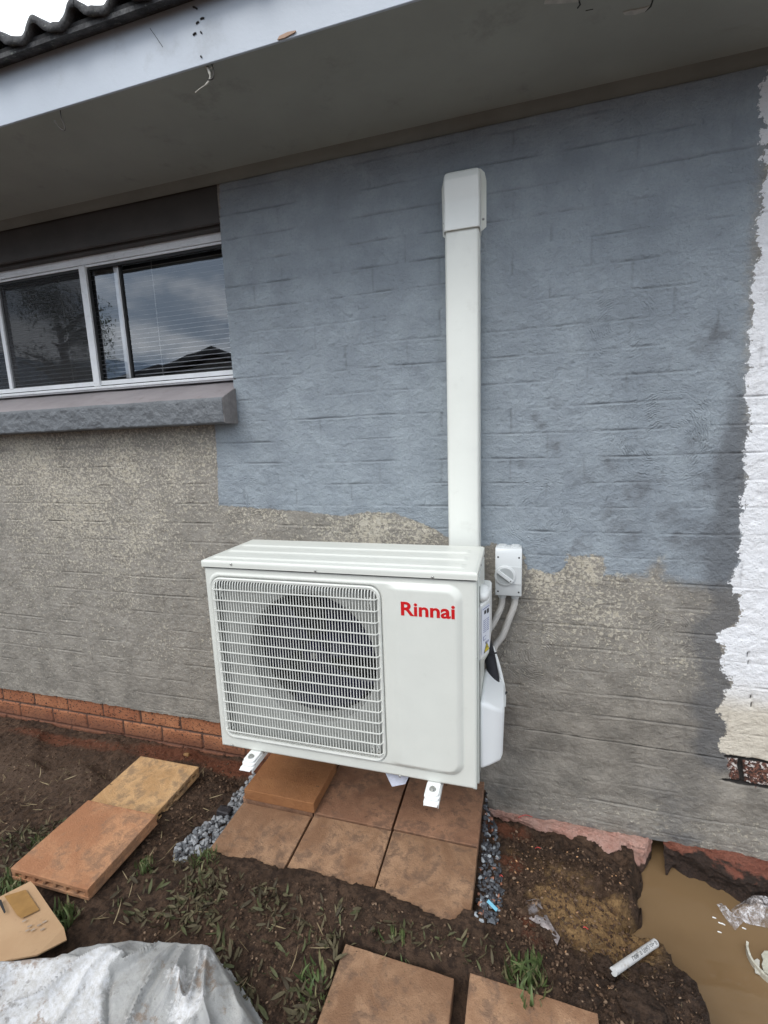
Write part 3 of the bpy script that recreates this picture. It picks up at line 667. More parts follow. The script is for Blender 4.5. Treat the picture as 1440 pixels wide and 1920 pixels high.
# ================================================================== GROUND
WATER = -.235
xs = np.concatenate([-np.geomspace(60, 1.65, 40), np.arange(-1.64, 2.55, .0052), np.geomspace(2.56, 60, 40)])
ys = np.concatenate([-np.geomspace(60, 1.42, 40), np.arange(-1.415, .135, .0052)])
X, Y = np.meshgrid(xs, ys)
ctl = []
def cp(L):
    for px, py, z in L: ctl.append((*G(px, py, z), z))
cp([(0, 1350, -.135), (150, 1370, -.13), (300, 1395, -.12), (440, 1416, -.115), (0, 1410, -.10), (150, 1410, -.11), (250, 1420, -.11), (0, 1470, -.06), (100, 1480, -.06), (0, 1550, -.035), (100, 1530, -.045),
    (60, 1620, -.03), (0, 1650, -.02), (200, 1600, -.035), (300, 1500, -.05), (330, 1540, -.045), (330, 1470, -.06), (390, 1480, -.055), (400, 1450, -.09), (440, 1440, -.11), (300, 1600, -.02), (320, 1580, -.035),
    (460, 1465, -.115), (420, 1520, -.10), (380, 1575, -.09), (350, 1600, -.075), (480, 1480, -.10), (430, 1560, -.09),
    (340, 1640, .0), (250, 1680, -.01), (200, 1740, .0), (420, 1680, .0), (500, 1720, -.005), (600, 1740, .0), (700, 1740, .012), (780, 1760, .010), (860, 1770, .015), (600, 1850, -.005), (500, 1850, -.01), (900, 1770, .0), (450, 1640, .008), (560, 1670, .010), (650, 1700, .010),
    (920, 1800, -.01), (1000, 1840, -.02), (870, 1860, -.02), (1100, 1900, -.03),
    (910, 1520, -.11), (920, 1570, -.09), (920, 1640, -.06), (900, 1720, -.03), (940, 1560, -.12), (1000, 1590, -.125), (1080, 1600, -.14), (1150, 1620, -.17), (1000, 1640, -.085), (1100, 1650, -.11), (1000, 1720, -.05), (1080, 1730, -.07), (1150, 1700, -.15), (1170, 1740, -.17), (1130, 1780, -.12),
    (1060, 1800, -.06), (950, 1770, -.015), (1110, 1830, -.06), (1150, 1800, -.13), (1175, 1800, -.17), (1160, 1830, -.09), (1180, 1835, -.10), (1220, 1830, -.09), (1235, 1870, -.10), (1180, 1890, -.05), (1240, 1920, -.08), (1290, 1960, -.1), (1100, 1960, -.02), (1200, 2000, -.04)])
ctl += [(-1.6, -.5, -.03), (-1.6, -1.4, 0), (-1.6, -.05, -.13), (0, -1.4, 0), (1, -1.4, 0), (1.8, -1.4, -.02), (2.5, -1.4, -.02), (-.6, -1.1, 0), (2.6, -.9, -.3), (3, -.1, -.3), (1.45, .08, -.16), (0, .08, -.13), (.8, .08, -.12)]
num = np.zeros(X.shape); den = np.zeros(X.shape)+1e-12
for cx, cy, cz in ctl:
    d2 = (X-cx)**2+(Y-cy)**2; wgt = np.exp(-d2/(2*.055**2))+1e-3*np.exp(-d2/(2*.25**2))+1e-7/(1+d2)
    num += wgt*cz; den += wgt
H = num/den
far = sstep(np.hypot(X-.8, Y+.6), 2.3, 3.2); H = H*(1-far)+far*(-.02)
clod = fbm(X, Y, .05, 5, 301, .62); big = fbm(X, Y, .22, 3, 311); fine = fbm(X, Y, .018, 3, 321, .6)
ridg = 1-np.abs(fbm(X, Y, .07, 4, 331, .6))*2
sx, sy = G(1120, 1700, -.1)
right = sstep(X, 1.22, 1.35)
left_ = sstep(X, .2, -.1)*sstep(Y, -.9, -.5)
rock_ = np.clip(fbm(X, Y, .03, 3, 361, .6), 0, 1)
H += .006*big+clod*(.007+.012*right)+fine*(.007+.006*right)+.009*right*ridg+.010*rock_*(1-.5*left_)
# trodden smooth zone beside the wall on the left
# paver bed
rect = np.minimum(np.minimum(X-.325, 1.248-X), np.minimum(Y+.60, .02-Y))
front = -.560-.008*np.sin(X*6)+.016*fbm(X, 0*Y, .09, 4, 341)+.006*fbm(X, Y, .02, 3, 343)
front = front-.03*sstep(X, 1.0, 1.15)+.055*sstep(X, 1.17, 1.22)
bed = sstep(rect, -.004, .012)*sstep(Y-front, -.004, .012)
H = H*(1-bed)+(-.052+.003*clod)*bed
ridge = np.exp(-((Y-front+.02)/.03)**2)*(X > .30)*(X < 1.27)
H = np.maximum(H, (.0045+.010*np.abs(clod)+.004*fine)*(ridge > .3)*ridge-1*(ridge <= .3))
# the two pavers nearest the camera rest in a shallow bed
nearp = sstep(np.minimum(np.minimum(X-.888, 1.545-X), np.minimum(Y+1.03, -.695-Y)), -.004, .01)
H = H*(1-nearp)+(-.05)*nearp
# puddle
pud = [G(a, b, WATER) for a, b in [(1221, 1560), (1218, 1611), (1197, 1634), (1204, 1658), (1192, 1689), (1201, 1712), (1198, 1736), (1174, 1757), (1172, 1782), (1190, 1790), (1212, 1786), (1245, 1813), (1263, 1838), (1264, 1862), (1272, 1885), (1304, 1925), (1330, 2000)]]
pud += [(2.2, -1.0), (2.9, -.9), (3.2, -.3), (3.2, .14), (1.86, .14)]
sp = sdpoly(X, Y, pud)+.007*fbm(X, Y, .05, 4, 351)
inn = sstep(sp, -.012, .022)
shore = sstep(sp, -.05, -.006)
H = H*(1-inn)+(-.33)*inn
H = np.where((sp > -.06) & (sp <= 0) & (Y > -.36), np.minimum(H, WATER+.006+(-sp)*2.6+.012*clod), H)
# hole under the wall corner
H = np.where(Y > .008, np.minimum(H, -.142), H)
lg = sstep(Y+.012*clod, -.085, -.06)*sstep(X, 1.235, 1.26)*(X < 1.87)
H = H*(1-lg)+np.minimum(H, -.150+.012*clod)*lg
# colour fields
def gb(L, z=-.08):
    o = np.zeros(X.shape)
    for px, py, rx, ry, k in L:
        cx, cy = G(px, py, z); o = np.maximum(o, k*np.exp(-((X-cx)/rx)**2-((Y-cy)/ry)**2))
    return o
redF = gb([(120, 1375, .5, .05, .9), (330, 1405, .30, .07, 1.1), (430, 1430, .16, .06, 1.2), (500, 1430, .12, .07, 1.0), (960, 1620, .05, .05, .9), (950, 1545, .10, .04, 1), (1000, 1780, .05, .04, .6), (985, 1750, .035, .03, 1.0)])
ochF = gb([(1150, 1740, .14, .12, 1.3), (1120, 1760, .12, .09, 1.2), (1060, 1720, .14, .12, .8), (1060, 1640, .2, .12, .5), (1000, 1700, .07, .08, .4), (1170, 1690, .07, .08, .8), (960, 1600, .05, .05, .5), (1080, 1620, .12, .05, .35)], -.1)
wetF = gb([(1240, 1830, .12, .08, .9), (1180, 1880, .14, .10, .7), (1080, 1590, .25, .03, .6), (400, 1530, .05, .12, .4), (1230, 1920, .12, .1, .8)], -.1)
wetF = np.clip(wetF+.75*sstep(sp, -.05, .0)*(1-ochF*.7), 0, 1)
paleF = gb([(20, 1440, .5, .16, .9), (150, 1450, .4, .10, .8), (300, 1455, .2, .06, .5), (700, 1770, .15, .03, .3)])
limeF = gb([(1010, 1705, .022, .03, .62), (1000, 1720, .03, .03, .6), (1035, 1740, .03, .012, .5), (1045, 1765, .015, .02, .45), (960, 1690, .03, .008, .35), (1180, 1835, .015, .01, .4)], -.07)
grid('ground', X, Y, H, M_soil, None, None, {'soil': np.stack([redF, ochF, wetF, 1+0*X], -1), 'soilb': np.stack([paleF, limeF, 0*X, 1+0*X], -1)})
bpy.data.objects['ground']['kind'] = 'structure'
_gx, _gy, _gH = xs, ys, H
def gz(x, y):
    i = min(max(np.searchsorted(_gx, x)-1, 0), len(_gx)-2); j = min(max(np.searchsorted(_gy, y)-1, 0), len(_gy)-2)
    return float(_gH[j, i])
bm = B(); bm.faces.new([bm.verts.new(p) for p in ((1.58, -1.3, WATER), (3.3, -1.3, WATER), (3.3, .128, WATER), (1.58, .128, WATER))])
tag(bmo('puddle_water', bm, M_water), kind='structure')

# ================================================================== PAVERS
def slab(name, wx, wy, th, mat, bev=.004, slots=None):
    """paver with its top at z=0; slots: 'x' or 'y' = direction the hollow cores run"""
    if not slots:
        bm = B(); box(bm, -wx/2, wx/2, -wy/2, wy/2, -th, 0)
        bmesh.ops.subdivide_edges(bm, edges=bm.edges[:], cuts=14, use_grid_fill=True)
        rs = np.random.RandomState(abs(hash(round(wx*1000+wy*77))) % 1000)
        for v in bm.verts:
            nx = fbm(np.array([v.co.x*1.0+wx*13]), np.array([v.co.y+v.co.z+wy*7]), .05, 3, 401)[0]
            if abs(v.co.x) > wx/2-1e-5: v.co.x += .0012*nx
            if abs(v.co.y) > wy/2-1e-5: v.co.y += .0012*nx
            if v.co.z > -1e-5: v.co.z += .0008*nx
        return bmo(name, bm, mat, None, None, bev, 3)
    bm = B(); t1 = th*.34; t2 = th*.30
    box(bm, -wx/2, wx/2, -wy/2, wy/2, -t1, 0); box(bm, -wx/2, wx/2, -wy/2, wy/2, -th, -th+t2)
    n = 7; L_ = wy if slots == 'x' else wx
    for i in range(n+1):
        c = -L_/2+.008+(L_-.016)*i/n; hw = .006 if 0 < i < n else .0075
        if slots == 'x': box(bm, -wx/2+.001, wx/2-.001, c-hw, c+hw, -th+t2-.001, -t1+.001)
        else: box(bm, c-hw, c+hw, -wy/2+.001, wy/2-.001, -th+t2-.001, -t1+.001)
    return bmo(name, bm, mat, None, None, .0022, 2)
def paver(cx, cy, z, wx, wy, th, rot, mat, label, group, slots=None, tilt=(0, 0)):
    o = slab('paver', wx, wy, th, mat, .004, slots); o.location = (cx, cy, z); o.rotation_euler = (rad(tilt[0]), rad(tilt[1]), rad(rot))
    return tag(o, label, 'paver', group)
GP = 'terracotta pavers laid under the air conditioner'
paver(.473, -.17, -.004, .296, .296, .04, 0, M_pavred, 'paver lying under the clean stacked paver, left end of the row against the wall', GP)
paver(.481, -.480, -.012, .286, .296, .04, .4, M_pav, 'front left paver bordering the grey gravel strip, below the stacked clean paver', GP, tilt=(.2, .3))
paver(.777, -.168, -.008, .300, .298, .04, -.3, M_pavred, 'reddish brown middle paver under the outdoor unit where the loose paper hangs', GP)
paver(.781, -.474, -.010, .296, .300, .04, .2, M_pav, 'middle paver of the front row, edged by dark soil', GP, tilt=(.1, 0))
paver(1.083, -.165, -.006, .294, .300, .04, -.4, M_pavred, 'reddish brown paver beneath the right mounting bracket', GP)
paver(1.082, -.476, -.004, .292, .302, .04, -.3, M_pav, 'front right paver with dark mud splashes beside the dark gravel', GP, tilt=(-.2, .1))
paver(.487, -.215, .040, .294, .222, .042, 0, M_pavnew, 'clean orange brown paver stacked on top, under the left of the unit', 'stacked pavers')
ya = np.array(G(256, 1420, .02)); 
paver(-.112, -.358, -.010, .300, .30, .045, 1.5, M_pavyel, 'sandy yellow slotted paver lying on the soil, rear of the loose pair', 'loose pavers on the left', 'x', tilt=(0, 1))
paver(-.063, -.652, .036, .312, .288, .042, 1.0, M_pavor, 'bright orange paver at the left overlapping the yellow one and nearest the cardboard', 'loose pavers on the left', 'y', tilt=(0, 0))
paver(1.048, -.862, -.006, .300, .300, .04, -1.2, M_pavyel if False else M_pav, 'mottled sandy paver at the bottom of the view, left of the narrow gap', 'pavers nearest the viewer')
paver(1.385, -.846, -.008, .302, .300, .04, -1.5, M_pav, 'mottled paver at the bottom edge of the view, beside the green grass tuft', 'pavers nearest the viewer')

# ================================================================== GRAVEL, LEAVES, GRASS
def rock(seed):
    bm = bmesh.new(); bmesh.ops.create_icosphere(bm, subdivisions=2, radius=1)
    rs = random.Random(seed); pl = [(Vector((rs.gauss(0, 1), rs.gauss(0, 1), rs.gauss(0, 1))).normalized(), rs.uniform(.5, .85)) for _ in range(9)]
    for v in bm.verts:
        for n_, d in pl:
            k = v.co.dot(n_)
            if k > d: v.co -= n_*(k-d)
    V = np.array([v.co[:] for v in bm.verts]); Fc = [[v.index for v in f.verts] for f in bm.faces]; bm.free(); return V, Fc
ROCKS = [rock(i) for i in range(8)]
def place(poly, n, r0, r1, dz, zj=.01, flat=.7):
    o = []; P_ = np.array(poly); lo = P_.min(0); hi = P_.max(0)
    while len(o) < n:
        x, y = random.uniform(lo[0], hi[0]), random.uniform(lo[1], hi[1])
        if sdpoly(np.array([x]), np.array([y]), poly)[0] < 0: continue
        r = random.uniform(r0, r1)
        m = Matrix.Translation((x, y, gz(x, y)+dz+random.uniform(-zj, zj))) @ Matrix.Rotation(random.uniform(0, 6.28), 4, 'Z') @ Matrix.Rotation(random.uniform(-.6, .6), 4, 'X') @ Matrix.Diagonal((r, r*random.uniform(.6, .9), r*random.uniform(.45, flat), 1))
        o.append((random.randrange(8), m))
    return o
gl = [(.215, -.08), (.33, -.08), (.332, -.34), (.335, -.585), (.225, -.585), (.195, -.53), (.205, -.42), (.225, -.30), (.225, -.18)]
o = multi('gravel', ROCKS, place(gl, 950, .007, .0135, .004, .009), M_stone, smooth=False, col=True); tag(o, 'loose blue grey gravel filling the trench left of the pavers', 'gravel', kind='stuff')
gr = [(1.236, -.02), (1.262, -.03), (1.292, -.18), (1.30, -.30), (1.318, -.44), (1.30, -.55), (1.24, -.58), (1.238, -.3)]
o = multi('gravel', ROCKS, place(gr, 430, .005, .0115, .001, .006), M_stonew, smooth=False, col=True); tag(o, 'dark wet gravel with a few pale stones right of the pavers', 'gravel', kind='stuff')
# scattered crumbs of soil and grit
scat = place([(1.3, -.60), (1.33, -.12), (1.75, -.12), (1.72, -.3), (1.6, -.7), (1.3, -.62)], 1300, .002, .007, .001, .002) + place([(.33, -1.0), (.33, -.60), (1.25, -.60), (1.26, -.68), (.86, -.70), (.86, -1.0)], 1500, .0018, .006, .001, .002)+place([(-1.3, -.4), (-1.2, -.05), (.1, -.05), (.15, -.22), (-.25, -.35), (-.5, -.7), (-1.2, -.9)], 1500, .0015, .0055, .001, .001)
def crumb_mat():
    m = Mt('crumb', .95, .2); r, g, b = m.attr('rnd'); c = m.mix(r, (.035, .020, .013), (.120, .075, .048)); m.col(m.mix(m.mr(g, .9, .95), c, (.22, .15, .10))); return m.m
scat += place([(.0, -.12), (-.02, -.60), (.16, -.60), (.19, -.30), (.20, -.10)], 380, .002, .008, .001, .002)+place([(1.25, -.62), (1.3, -.66), (1.6, -.62), (1.75, -.45), (1.9, -.75), (1.6, -.95), (1.55, -.7), (1.25, -.69)], 900, .0015, .0045, .001, .002)
o = multi('soil_crumbs', ROCKS, scat, crumb_mat(), smooth=False, col=True); tag(o, 'crumbs of earth scattered over the dug soil', 'soil crumbs', kind='stuff')
peb = place([(1.3, -.55), (1.33, -.12), (1.75, -.12), (1.72, -.3), (1.6, -.62), (1.3, -.6)], 60, .002, .005, .002, .001)
o = multi('clay_bits', ROCKS, peb, simple('clay_bit', (.36, .20, .10), .9, .4, 30), smooth=False); tag(o, 'small orange clay bits on the soil mound', 'clay bits', kind='stuff')

def blade(n=5, w=.5, bend=.5, tip=.1):
    V = []; Fc = []
    for i in range(n+1):
        t = i/n; ww = w*(math.sin(math.pi*min(t*.9+.12, 1))**.8 if t < 1 else tip); a = bend*t
        V += [(-ww, t*math.cos(a), t*math.sin(a)+.25*ww), (0, t*math.cos(a), t*math.sin(a)), (ww, t*math.cos(a), t*math.sin(a)+.25*ww)]
    for i in range(n):
        for k in range(2): Fc.append([3*i+k, 3*i+k+1, 3*i+k+4, 3*i+k+3])
    return np.array(V), Fc
LEAF = [blade(4, .12, b) for b in (.2, .5, .9, -.3)]; GRASS = [blade(5, .05, b) for b in (.4, .8, 1.2)]; STRAW = [blade(4, .03, b) for b in (.1, .4)]
def strew(poly, n, l0, l1, up, protos, lift=.003, dens=None):
    o = []; P_ = np.array(poly); lo = P_.min(0); hi = P_.max(0); c = 0
    while c < n:
        x, y = random.uniform(lo[0], hi[0]), random.uniform(lo[1], hi[1])
        if sdpoly(np.array([x]), np.array([y]), poly)[0] < 0: continue
        if dens and random.random() > dens(x, y): continue
        c += 1; l = random.uniform(l0, l1)
        m = Matrix.Translation((x, y, gz(x, y)+lift+random.uniform(0, .006))) @ Matrix.Rotation(random.uniform(0, 6.28), 4, 'Z') @ Matrix.Rotation(random.uniform(*up), 4, 'X') @ Matrix.Rotation(random.uniform(-.8, .8), 4, 'Y') @ Matrix.Diagonal((l, l, l, 1))
        o.append((random.randrange(len(protos)), m))
    return o
def dn(x, y): return .12+.88*float(sstep(fbm(np.array([x]), np.array([y]), .11, 3, 501)[0], -.15, .3))
litter = [G(a, b, 0) for a, b in [(300, 1600), (380, 1625), (450, 1650), (600, 1700), (700, 1720), (790, 1745), (740, 1800), (650, 1780), (590, 1925), (480, 1925), (430, 1850), (380, 1740), (180, 1740), (120, 1700), (250, 1640)]]
lt = strew(litter, 640, .014, .042, (-.3, .45), LEAF, .002, dn)+strew([G(a, b, -.02) for a, b in [(0, 1560), (70, 1540), (150, 1520), (170, 1500), (110, 1560), (20, 1640), (0, 1660)]], 190, .014, .036, (-.25, .5), LEAF, .002)+strew([(x, y) for x, y in [G(700, 1740), G(880, 1740), G(1040, 1830), G(980, 1870), G(870, 1810), G(700, 1780)]], 90, .010, .032, (-.2, .5), LEAF, .002)
o = multi('dead_leaves', LEAF, lt, M_leaf, col=True); tag(o, 'withered olive brown leaves and dug weeds strewn over the dark soil', 'leaf litter', kind='stuff')
stl = strew([(-1.0, -.9), (-.6, -.3), (.0, -.25), (.0, -.1), (.2, -.3), (.3, -.65), (.9, -.65), (.85, -1.0)], 230, .015, .06, (-.1, .25), STRAW, .003)+strew([(1.25, -.7), (1.3, -.5), (1.7, -.4), (1.8, -.6), (1.6, -.8)], 45, .010, .035, (-.1, .4), STRAW, .003)+strew([(-1.1, -.6), (-.9, -.3), (-.3, -.25), (-.35, -.55), (-.5, -.8)], 160, .012, .035, (.0, .5), STRAW, .002)
o = multi('straw', STRAW, stl, M_straw, col=True); tag(o, 'thin dry stalks lying about on the bare earth', 'straw', kind='stuff')
def tuft(name, cx, cy, r, n, l0, l1, label, mat=M_grass, protos=GRASS, up=(.3, 1.25)):
    o = []
    for i in range(n):
        a = random.uniform(0, 6.28); d = r*math.sqrt(random.random()); x, y = cx+d*math.cos(a), cy+d*math.sin(a); l = random.uniform(l0, l1)
        m = Matrix.Translation((x, y, gz(x, y)-.001)) @ Matrix.Rotation(a-1.57+random.uniform(-1, 1), 4, 'Z') @ Matrix.Rotation(random.uniform(*up), 4, 'X') @ Matrix.Diagonal((l*random.uniform(.9, 1.8), l, l, 1))
        o.append((random.randrange(len(protos)), m))
    ob = multi(name, protos, o, mat, col=True); return tag(ob, label, 'grass', 'tufts of green grass')
x, y = G(985, 1840, -.01); tuft('grass_tuft', x, y, .045, 95, .03, .075, 'fresh green grass tuft right of centre beside the nearest pavers')
x, y = G(740, 1790, 0); tuft('grass_tuft', x, y, .035, 60, .02, .05, 'half buried green tuft at the top corner of the nearest paver')
x, y = G(100, 1740, 0); tuft('grass_tuft', x, y, .05, 120, .03, .065, 'leafy green tuft between the orange paver and the cardboard')
x, y = G(20, 1670, -.02); tuft('grass_tuft', x, y, .05, 110, .025, .055, 'green tuft at the left edge, behind the cardboard')
x, y = G(270, 1625, -.01); tuft('grass_tuft', x, y, .03, 50, .02, .045, 'small tuft along the right side of the orange paver')
x, y = G(385, 1618, 0); tuft('grass_tuft', x, y, .04, 70, .02, .04, 'low tuft at the end of the grey gravel')
x, y = G(75, 1580, -.02); tuft('grass_tuft', x, y, .03, 50, .02, .04, 'tuft along the left side of the orange paver')
x, y = G(600, 1850, 0); tuft('grass_tuft', x, y, .05, 60, .02, .05, 'drab tuft left of the nearest paver, by the white sheet', up=(.2, .8))

# ================================================================== AIR CONDITIONER
x0, x1, yf, yb, zb, zt, zl = .3343, 1.2338, -.4226, -.1200, .2942, .9834, .9604
ac = thing('air_conditioner', 'white outdoor air conditioner unit with square fan grille, mounted on the wall above the pavers', 'air conditioner', ((x0+x1)/2, (yf+yb)/2, zb))
gx0, gx1, gz0, gz1 = .3600, .9525, .3400, .9260
ex0, ex1, ez0, ez1 = .347, 1.197, .331, .942       # raised field
def rr_sd(X, Z, a, b, c, d, r):
    cx, cz = (a+b)/2, (c+d)/2; hx, hz = (b-a)/2, (d-c)/2
    qx = np.abs(X-cx)-hx+r; qz = np.abs(Z-cz)-hz+r
    return -(np.hypot(np.maximum(qx, 0), np.maximum(qz, 0))+np.minimum(np.maximum(qx, qz), 0)-r)
xs = np.linspace(x0, x1, 300); zs = np.linspace(zb, zl, 232); X, Z = np.meshgrid(xs, zs)
s1 = rr_sd(X, Z, ex0, ex1, ez0, ez1, .045); s2 = rr_sd(X, Z, gx0, gx1, gz0, gz1, .038)
# right hand plateau is higher than the rim round the grille
s3 = rr_sd(X, Z, gx1-.3, ex1, ez0, ez1, .05)
hgt = .004*sstep(s1, 0, .008)+.010*sstep(s3, 0, .022)*sstep(X, gx1+.006, gx1+.060)
hgt -= .006*sstep(s2, -.006, .004)
edgeR = np.minimum(np.minimum(X-x0, x1-X), Z-zb); hgt -= .004*(1-sstep(edgeR, 0, .005))
Yp = yf-hgt+.004
cs = rr_sd((X[:-1, :-1]+X[1:, 1:])/2, (Z[:-1, :-1]+Z[1:, 1:])/2, gx0+.006, gx1-.006, gz0+.006, gz1-.006, .034)
fp = grid('front_panel', X, Yp, Z, M_ac, ac, cs < 0)
fp.modifiers.new('t', 'SOLIDIFY').thickness = .0015
# body
bm = B(); t_ = .004
box(bm, x0+.002, x0+.006, yf+.006, yb, zb+.002, zl); box(bm, x1-.006, x1-.002, yf+.006, yb, zb+.002, zl); box(bm, x0+.006, x1-.006, yb-.004, yb, zb+.002, zl); box(bm, x0+.006, x1-.006, yf+.006, yb-.004, zb+.002, zb+.006)
bmo('casing', bm, M_acside, ac, None, .001)
bm = B(); box(bm, x1-.0018, x1+.006, yf+.030, yb-.03, zb-.0, zl-.004); bmo('side_panel', bm, M_acside, ac, None, .002)
bm = B(); box(bm, x1-.012, x1+.0008, yf+.0062, yf+.022, zb-.001, zl-.002); bmo('corner_post', bm, M_acside, ac, None, .002)
# fan section
orx, orz = W(585, 1234, yf+.035); R_ = .226
bm = B(); n = 72; yo = yf+.030
ring = [bm.verts.new((orx+R_*math.cos(2*math.pi*i/n), yo, orz+R_*math.sin(2*math.pi*i/n))) for i in range(n)]
ring2 = [bm.verts.new((orx+(R_+.02)*math.cos(2*math.pi*i/n), yo-.010, orz+(R_+.02)*math.sin(2*math.pi*i/n))) for i in range(n)]
def sq(a):
    c, s_ = math.cos(a), math.sin(a); k = min(1/abs(c) if c else 9, 1/abs(s_) if s_ else 9); return c*k, s_*k
outr = []
for i in range(n):
    c, s_ = sq(2*math.pi*i/n); outr.append(bm.verts.new((orx+c*((gx1+.01-orx) if c > 0 else (orx-gx0+.01)), yo+.004, orz+s_*((gz1+.01-orz) if s_ > 0 else (orz-gz0+.01)))))
back = [bm.verts.new((orx+R_*math.cos(2*math.pi*i/n), yo+.075, orz+R_*math.sin(2*math.pi*i/n))) for i in range(n)]
for i in range(n):
    j = (i+1) % n
    bm.faces.new([ring2[i], ring2[j], outr[j], outr[i]]); bm.faces.new([ring[i], ring[j], ring2[j], ring2[i]]); bm.faces.new([back[i], back[j], ring[j], ring[i]])
bmo('fan_shroud', bm, simple('shroud', (.31, .315, .295), .5), ac, 40)
bm = B(); box(bm, x0+.01, x1-.01, yf+.135, yf+.14, zb+.01, zl-.01); box(bm, gx1+.012, gx1+.014, yf+.02, yf+.13, zb+.01, zl-.01); bmo('coil', bm, M_dark, ac)
fan = bmo('fan', (lambda b: (tube(b, [(orx, yf+.055, orz), (orx, yf+.060, orz), (orx, yf+.12, orz)], [.02, .045, .05], 24), b)[1])(B()), M_navy, ac, 30)
for k in range(3):
    nu, nv = 16, 14; U, V = np.meshgrid(np.linspace(0, 1, nu), np.linspace(0, 1, nv))
    rr_ = .045+(R_-.052)*V; a0 = 2*math.pi*k/3+.5; ang = a0+(U-.5)*(1.25+.35*V)+.35*V
    Xb = orx+rr_*np.cos(ang); Zb = orz+rr_*np.sin(ang); Yb = yf+.088+(U-.5)*.045*(1-.3*V)+.008*V
    bq = grid('fan_blade', Xb, Yb, Zb, M_navy, fan); bq.modifiers.new('t', 'SOLIDIFY').thickness = .002
# motor bits glimpsed through the grille
bm = B(); tube(bm, [(orx, yf+.050, orz), (orx, yf+.056, orz)], .012, 12); q = bmo('hub_nut', bm, M_screw, fan)
# grille
bm = B(); yg = yf-.011
def sbox(bm, pts, w, ax):
    """ribbon with thickness through pts (y,s) ; ax 'z' wire runs vertically at fixed x"""
    pass
def wire(bm, path, hw, hd):
    # path: 3-D points, rectangular section hw along side axis, hd along y
    pr = None
    for i, p in enumerate(path):
        p = Vector(p); d = (Vector(path[min(i+1, len(path)-1)])-Vector(path[max(i-1, 0)])).normalized()
        side = Vector((1, 0, 0)) if abs(d.x) < .5 and abs(d.z) > abs(d.x) or abs(d.y) > .8 and wire.v else Vector((0, 0, 1))
        if wire.v: side = Vector((1, 0, 0))
        else: side = Vector((0, 0, 1))
        nn = d.cross(side).normalized()
        q = [bm.verts.new(p+side*a*hw+nn*b*hd) for a, b in ((-1, -1), (1, -1), (1, 1), (-1, 1))]
        if pr:
            for k in range(4): bm.faces.new([pr[k], pr[(k+1) % 4], q[(k+1) % 4], q[k]])
        pr = q
wire.v = True
nw = 57
for i in range(nw):
    x = gx0+.018+(gx1-gx0-.036)*i/(nw-1)
    e = 0
    # corners follow the rounded frame
    dl = min(x-gx0, gx1-x); rr_ = .034
    if dl < rr_: e = rr_-math.sqrt(max(rr_**2-(rr_-dl)**2, 0))
    a, b = gz0+.012+e, gz1-.010-e
    wire(bm, [(x, yf+.006, b-.002), (x, yf-.001, b), (x, yg+.004, b-.006), (x, yg+.001, b-.018), (x, yg, b-.035), (x, yg, a+.024), (x, yg+.001, a+.012), (x, yf-.001, a+.001), (x, yf+.006, a)], .00115, .0008)
wire.v = False
nh = 15
for i in range(nh):
    z = gz0+.034+(gz1-gz0-.072)*i/(nh-1)
    dl = min(z-gz0, gz1-z); e = 0
    if dl < .034: e = .034-math.sqrt(max(.034**2-(.034-dl)**2, 0))
    a, b = gx0+.008+e*.6, gx1-.008-e*.6
    wire(bm, [(a, yf+.006, z), (a+.001, yf-.004, z), (a+.007, yg-.004, z), (a+.02, yg-.0045, z), (b-.02, yg-.0045, z), (b-.007, yg-.004, z), (b-.001, yf-.004, z), (b, yf+.006, z)], .0017, .0012)
# frame ring of the grille
ro = rrect(gx0+.001, gx1-.001, gz0+.001, gz1-.001, .036, 8); ri = rrect(gx0+.011, gx1-.011, gz0+.011, gz1-.011, .028, 8)
A = [bm.verts.new((p[0], yf-.0005, p[1])) for p in ro]; A2 = [bm.verts.new((p[0], yf-.006, p[1])) for p in rrect(gx0+.004, gx1-.004, gz0+.004, gz1-.004, .034, 8)]; I = [bm.verts.new((p[0], yf-.004, p[1])) for p in ri]; I2 = [bm.verts.new((p[0], yf+.008, p[1])) for p in ri]
for r_a, r_b in ((A, A2), (A2, I), (I, I2)):
    for k in range(len(ro)): bm.faces.new([r_a[k], r_a[(k+1) % len(ro)], r_b[(k+1) % len(ro)], r_b[k]])
bmo('fan_grille', bm, M_grille, ac, 40)
# fixing clips of the grille
for cx_, cz_ in ((gx0+.030, gz1-.052), (gx1-.040, gz1-.052), (gx0+.028, gz0+.050), (gx1-.034, gz0+.046)):
    for s_ in (-1, 1):
        bm = B(); tube(bm, [(cx_+s_*.006, yf-.004, cz_-.016), (cx_+s_*.011, yf-.006, cz_-.008), (cx_+s_*.006, yf-.007, cz_), (cx_+s_*.011, yf-.006, cz_+.008), (cx_+s_*.006, yf-.004, cz_+.016)], .0018, 6); bmo('grille_clip', bm, M_grille, ac, 180)
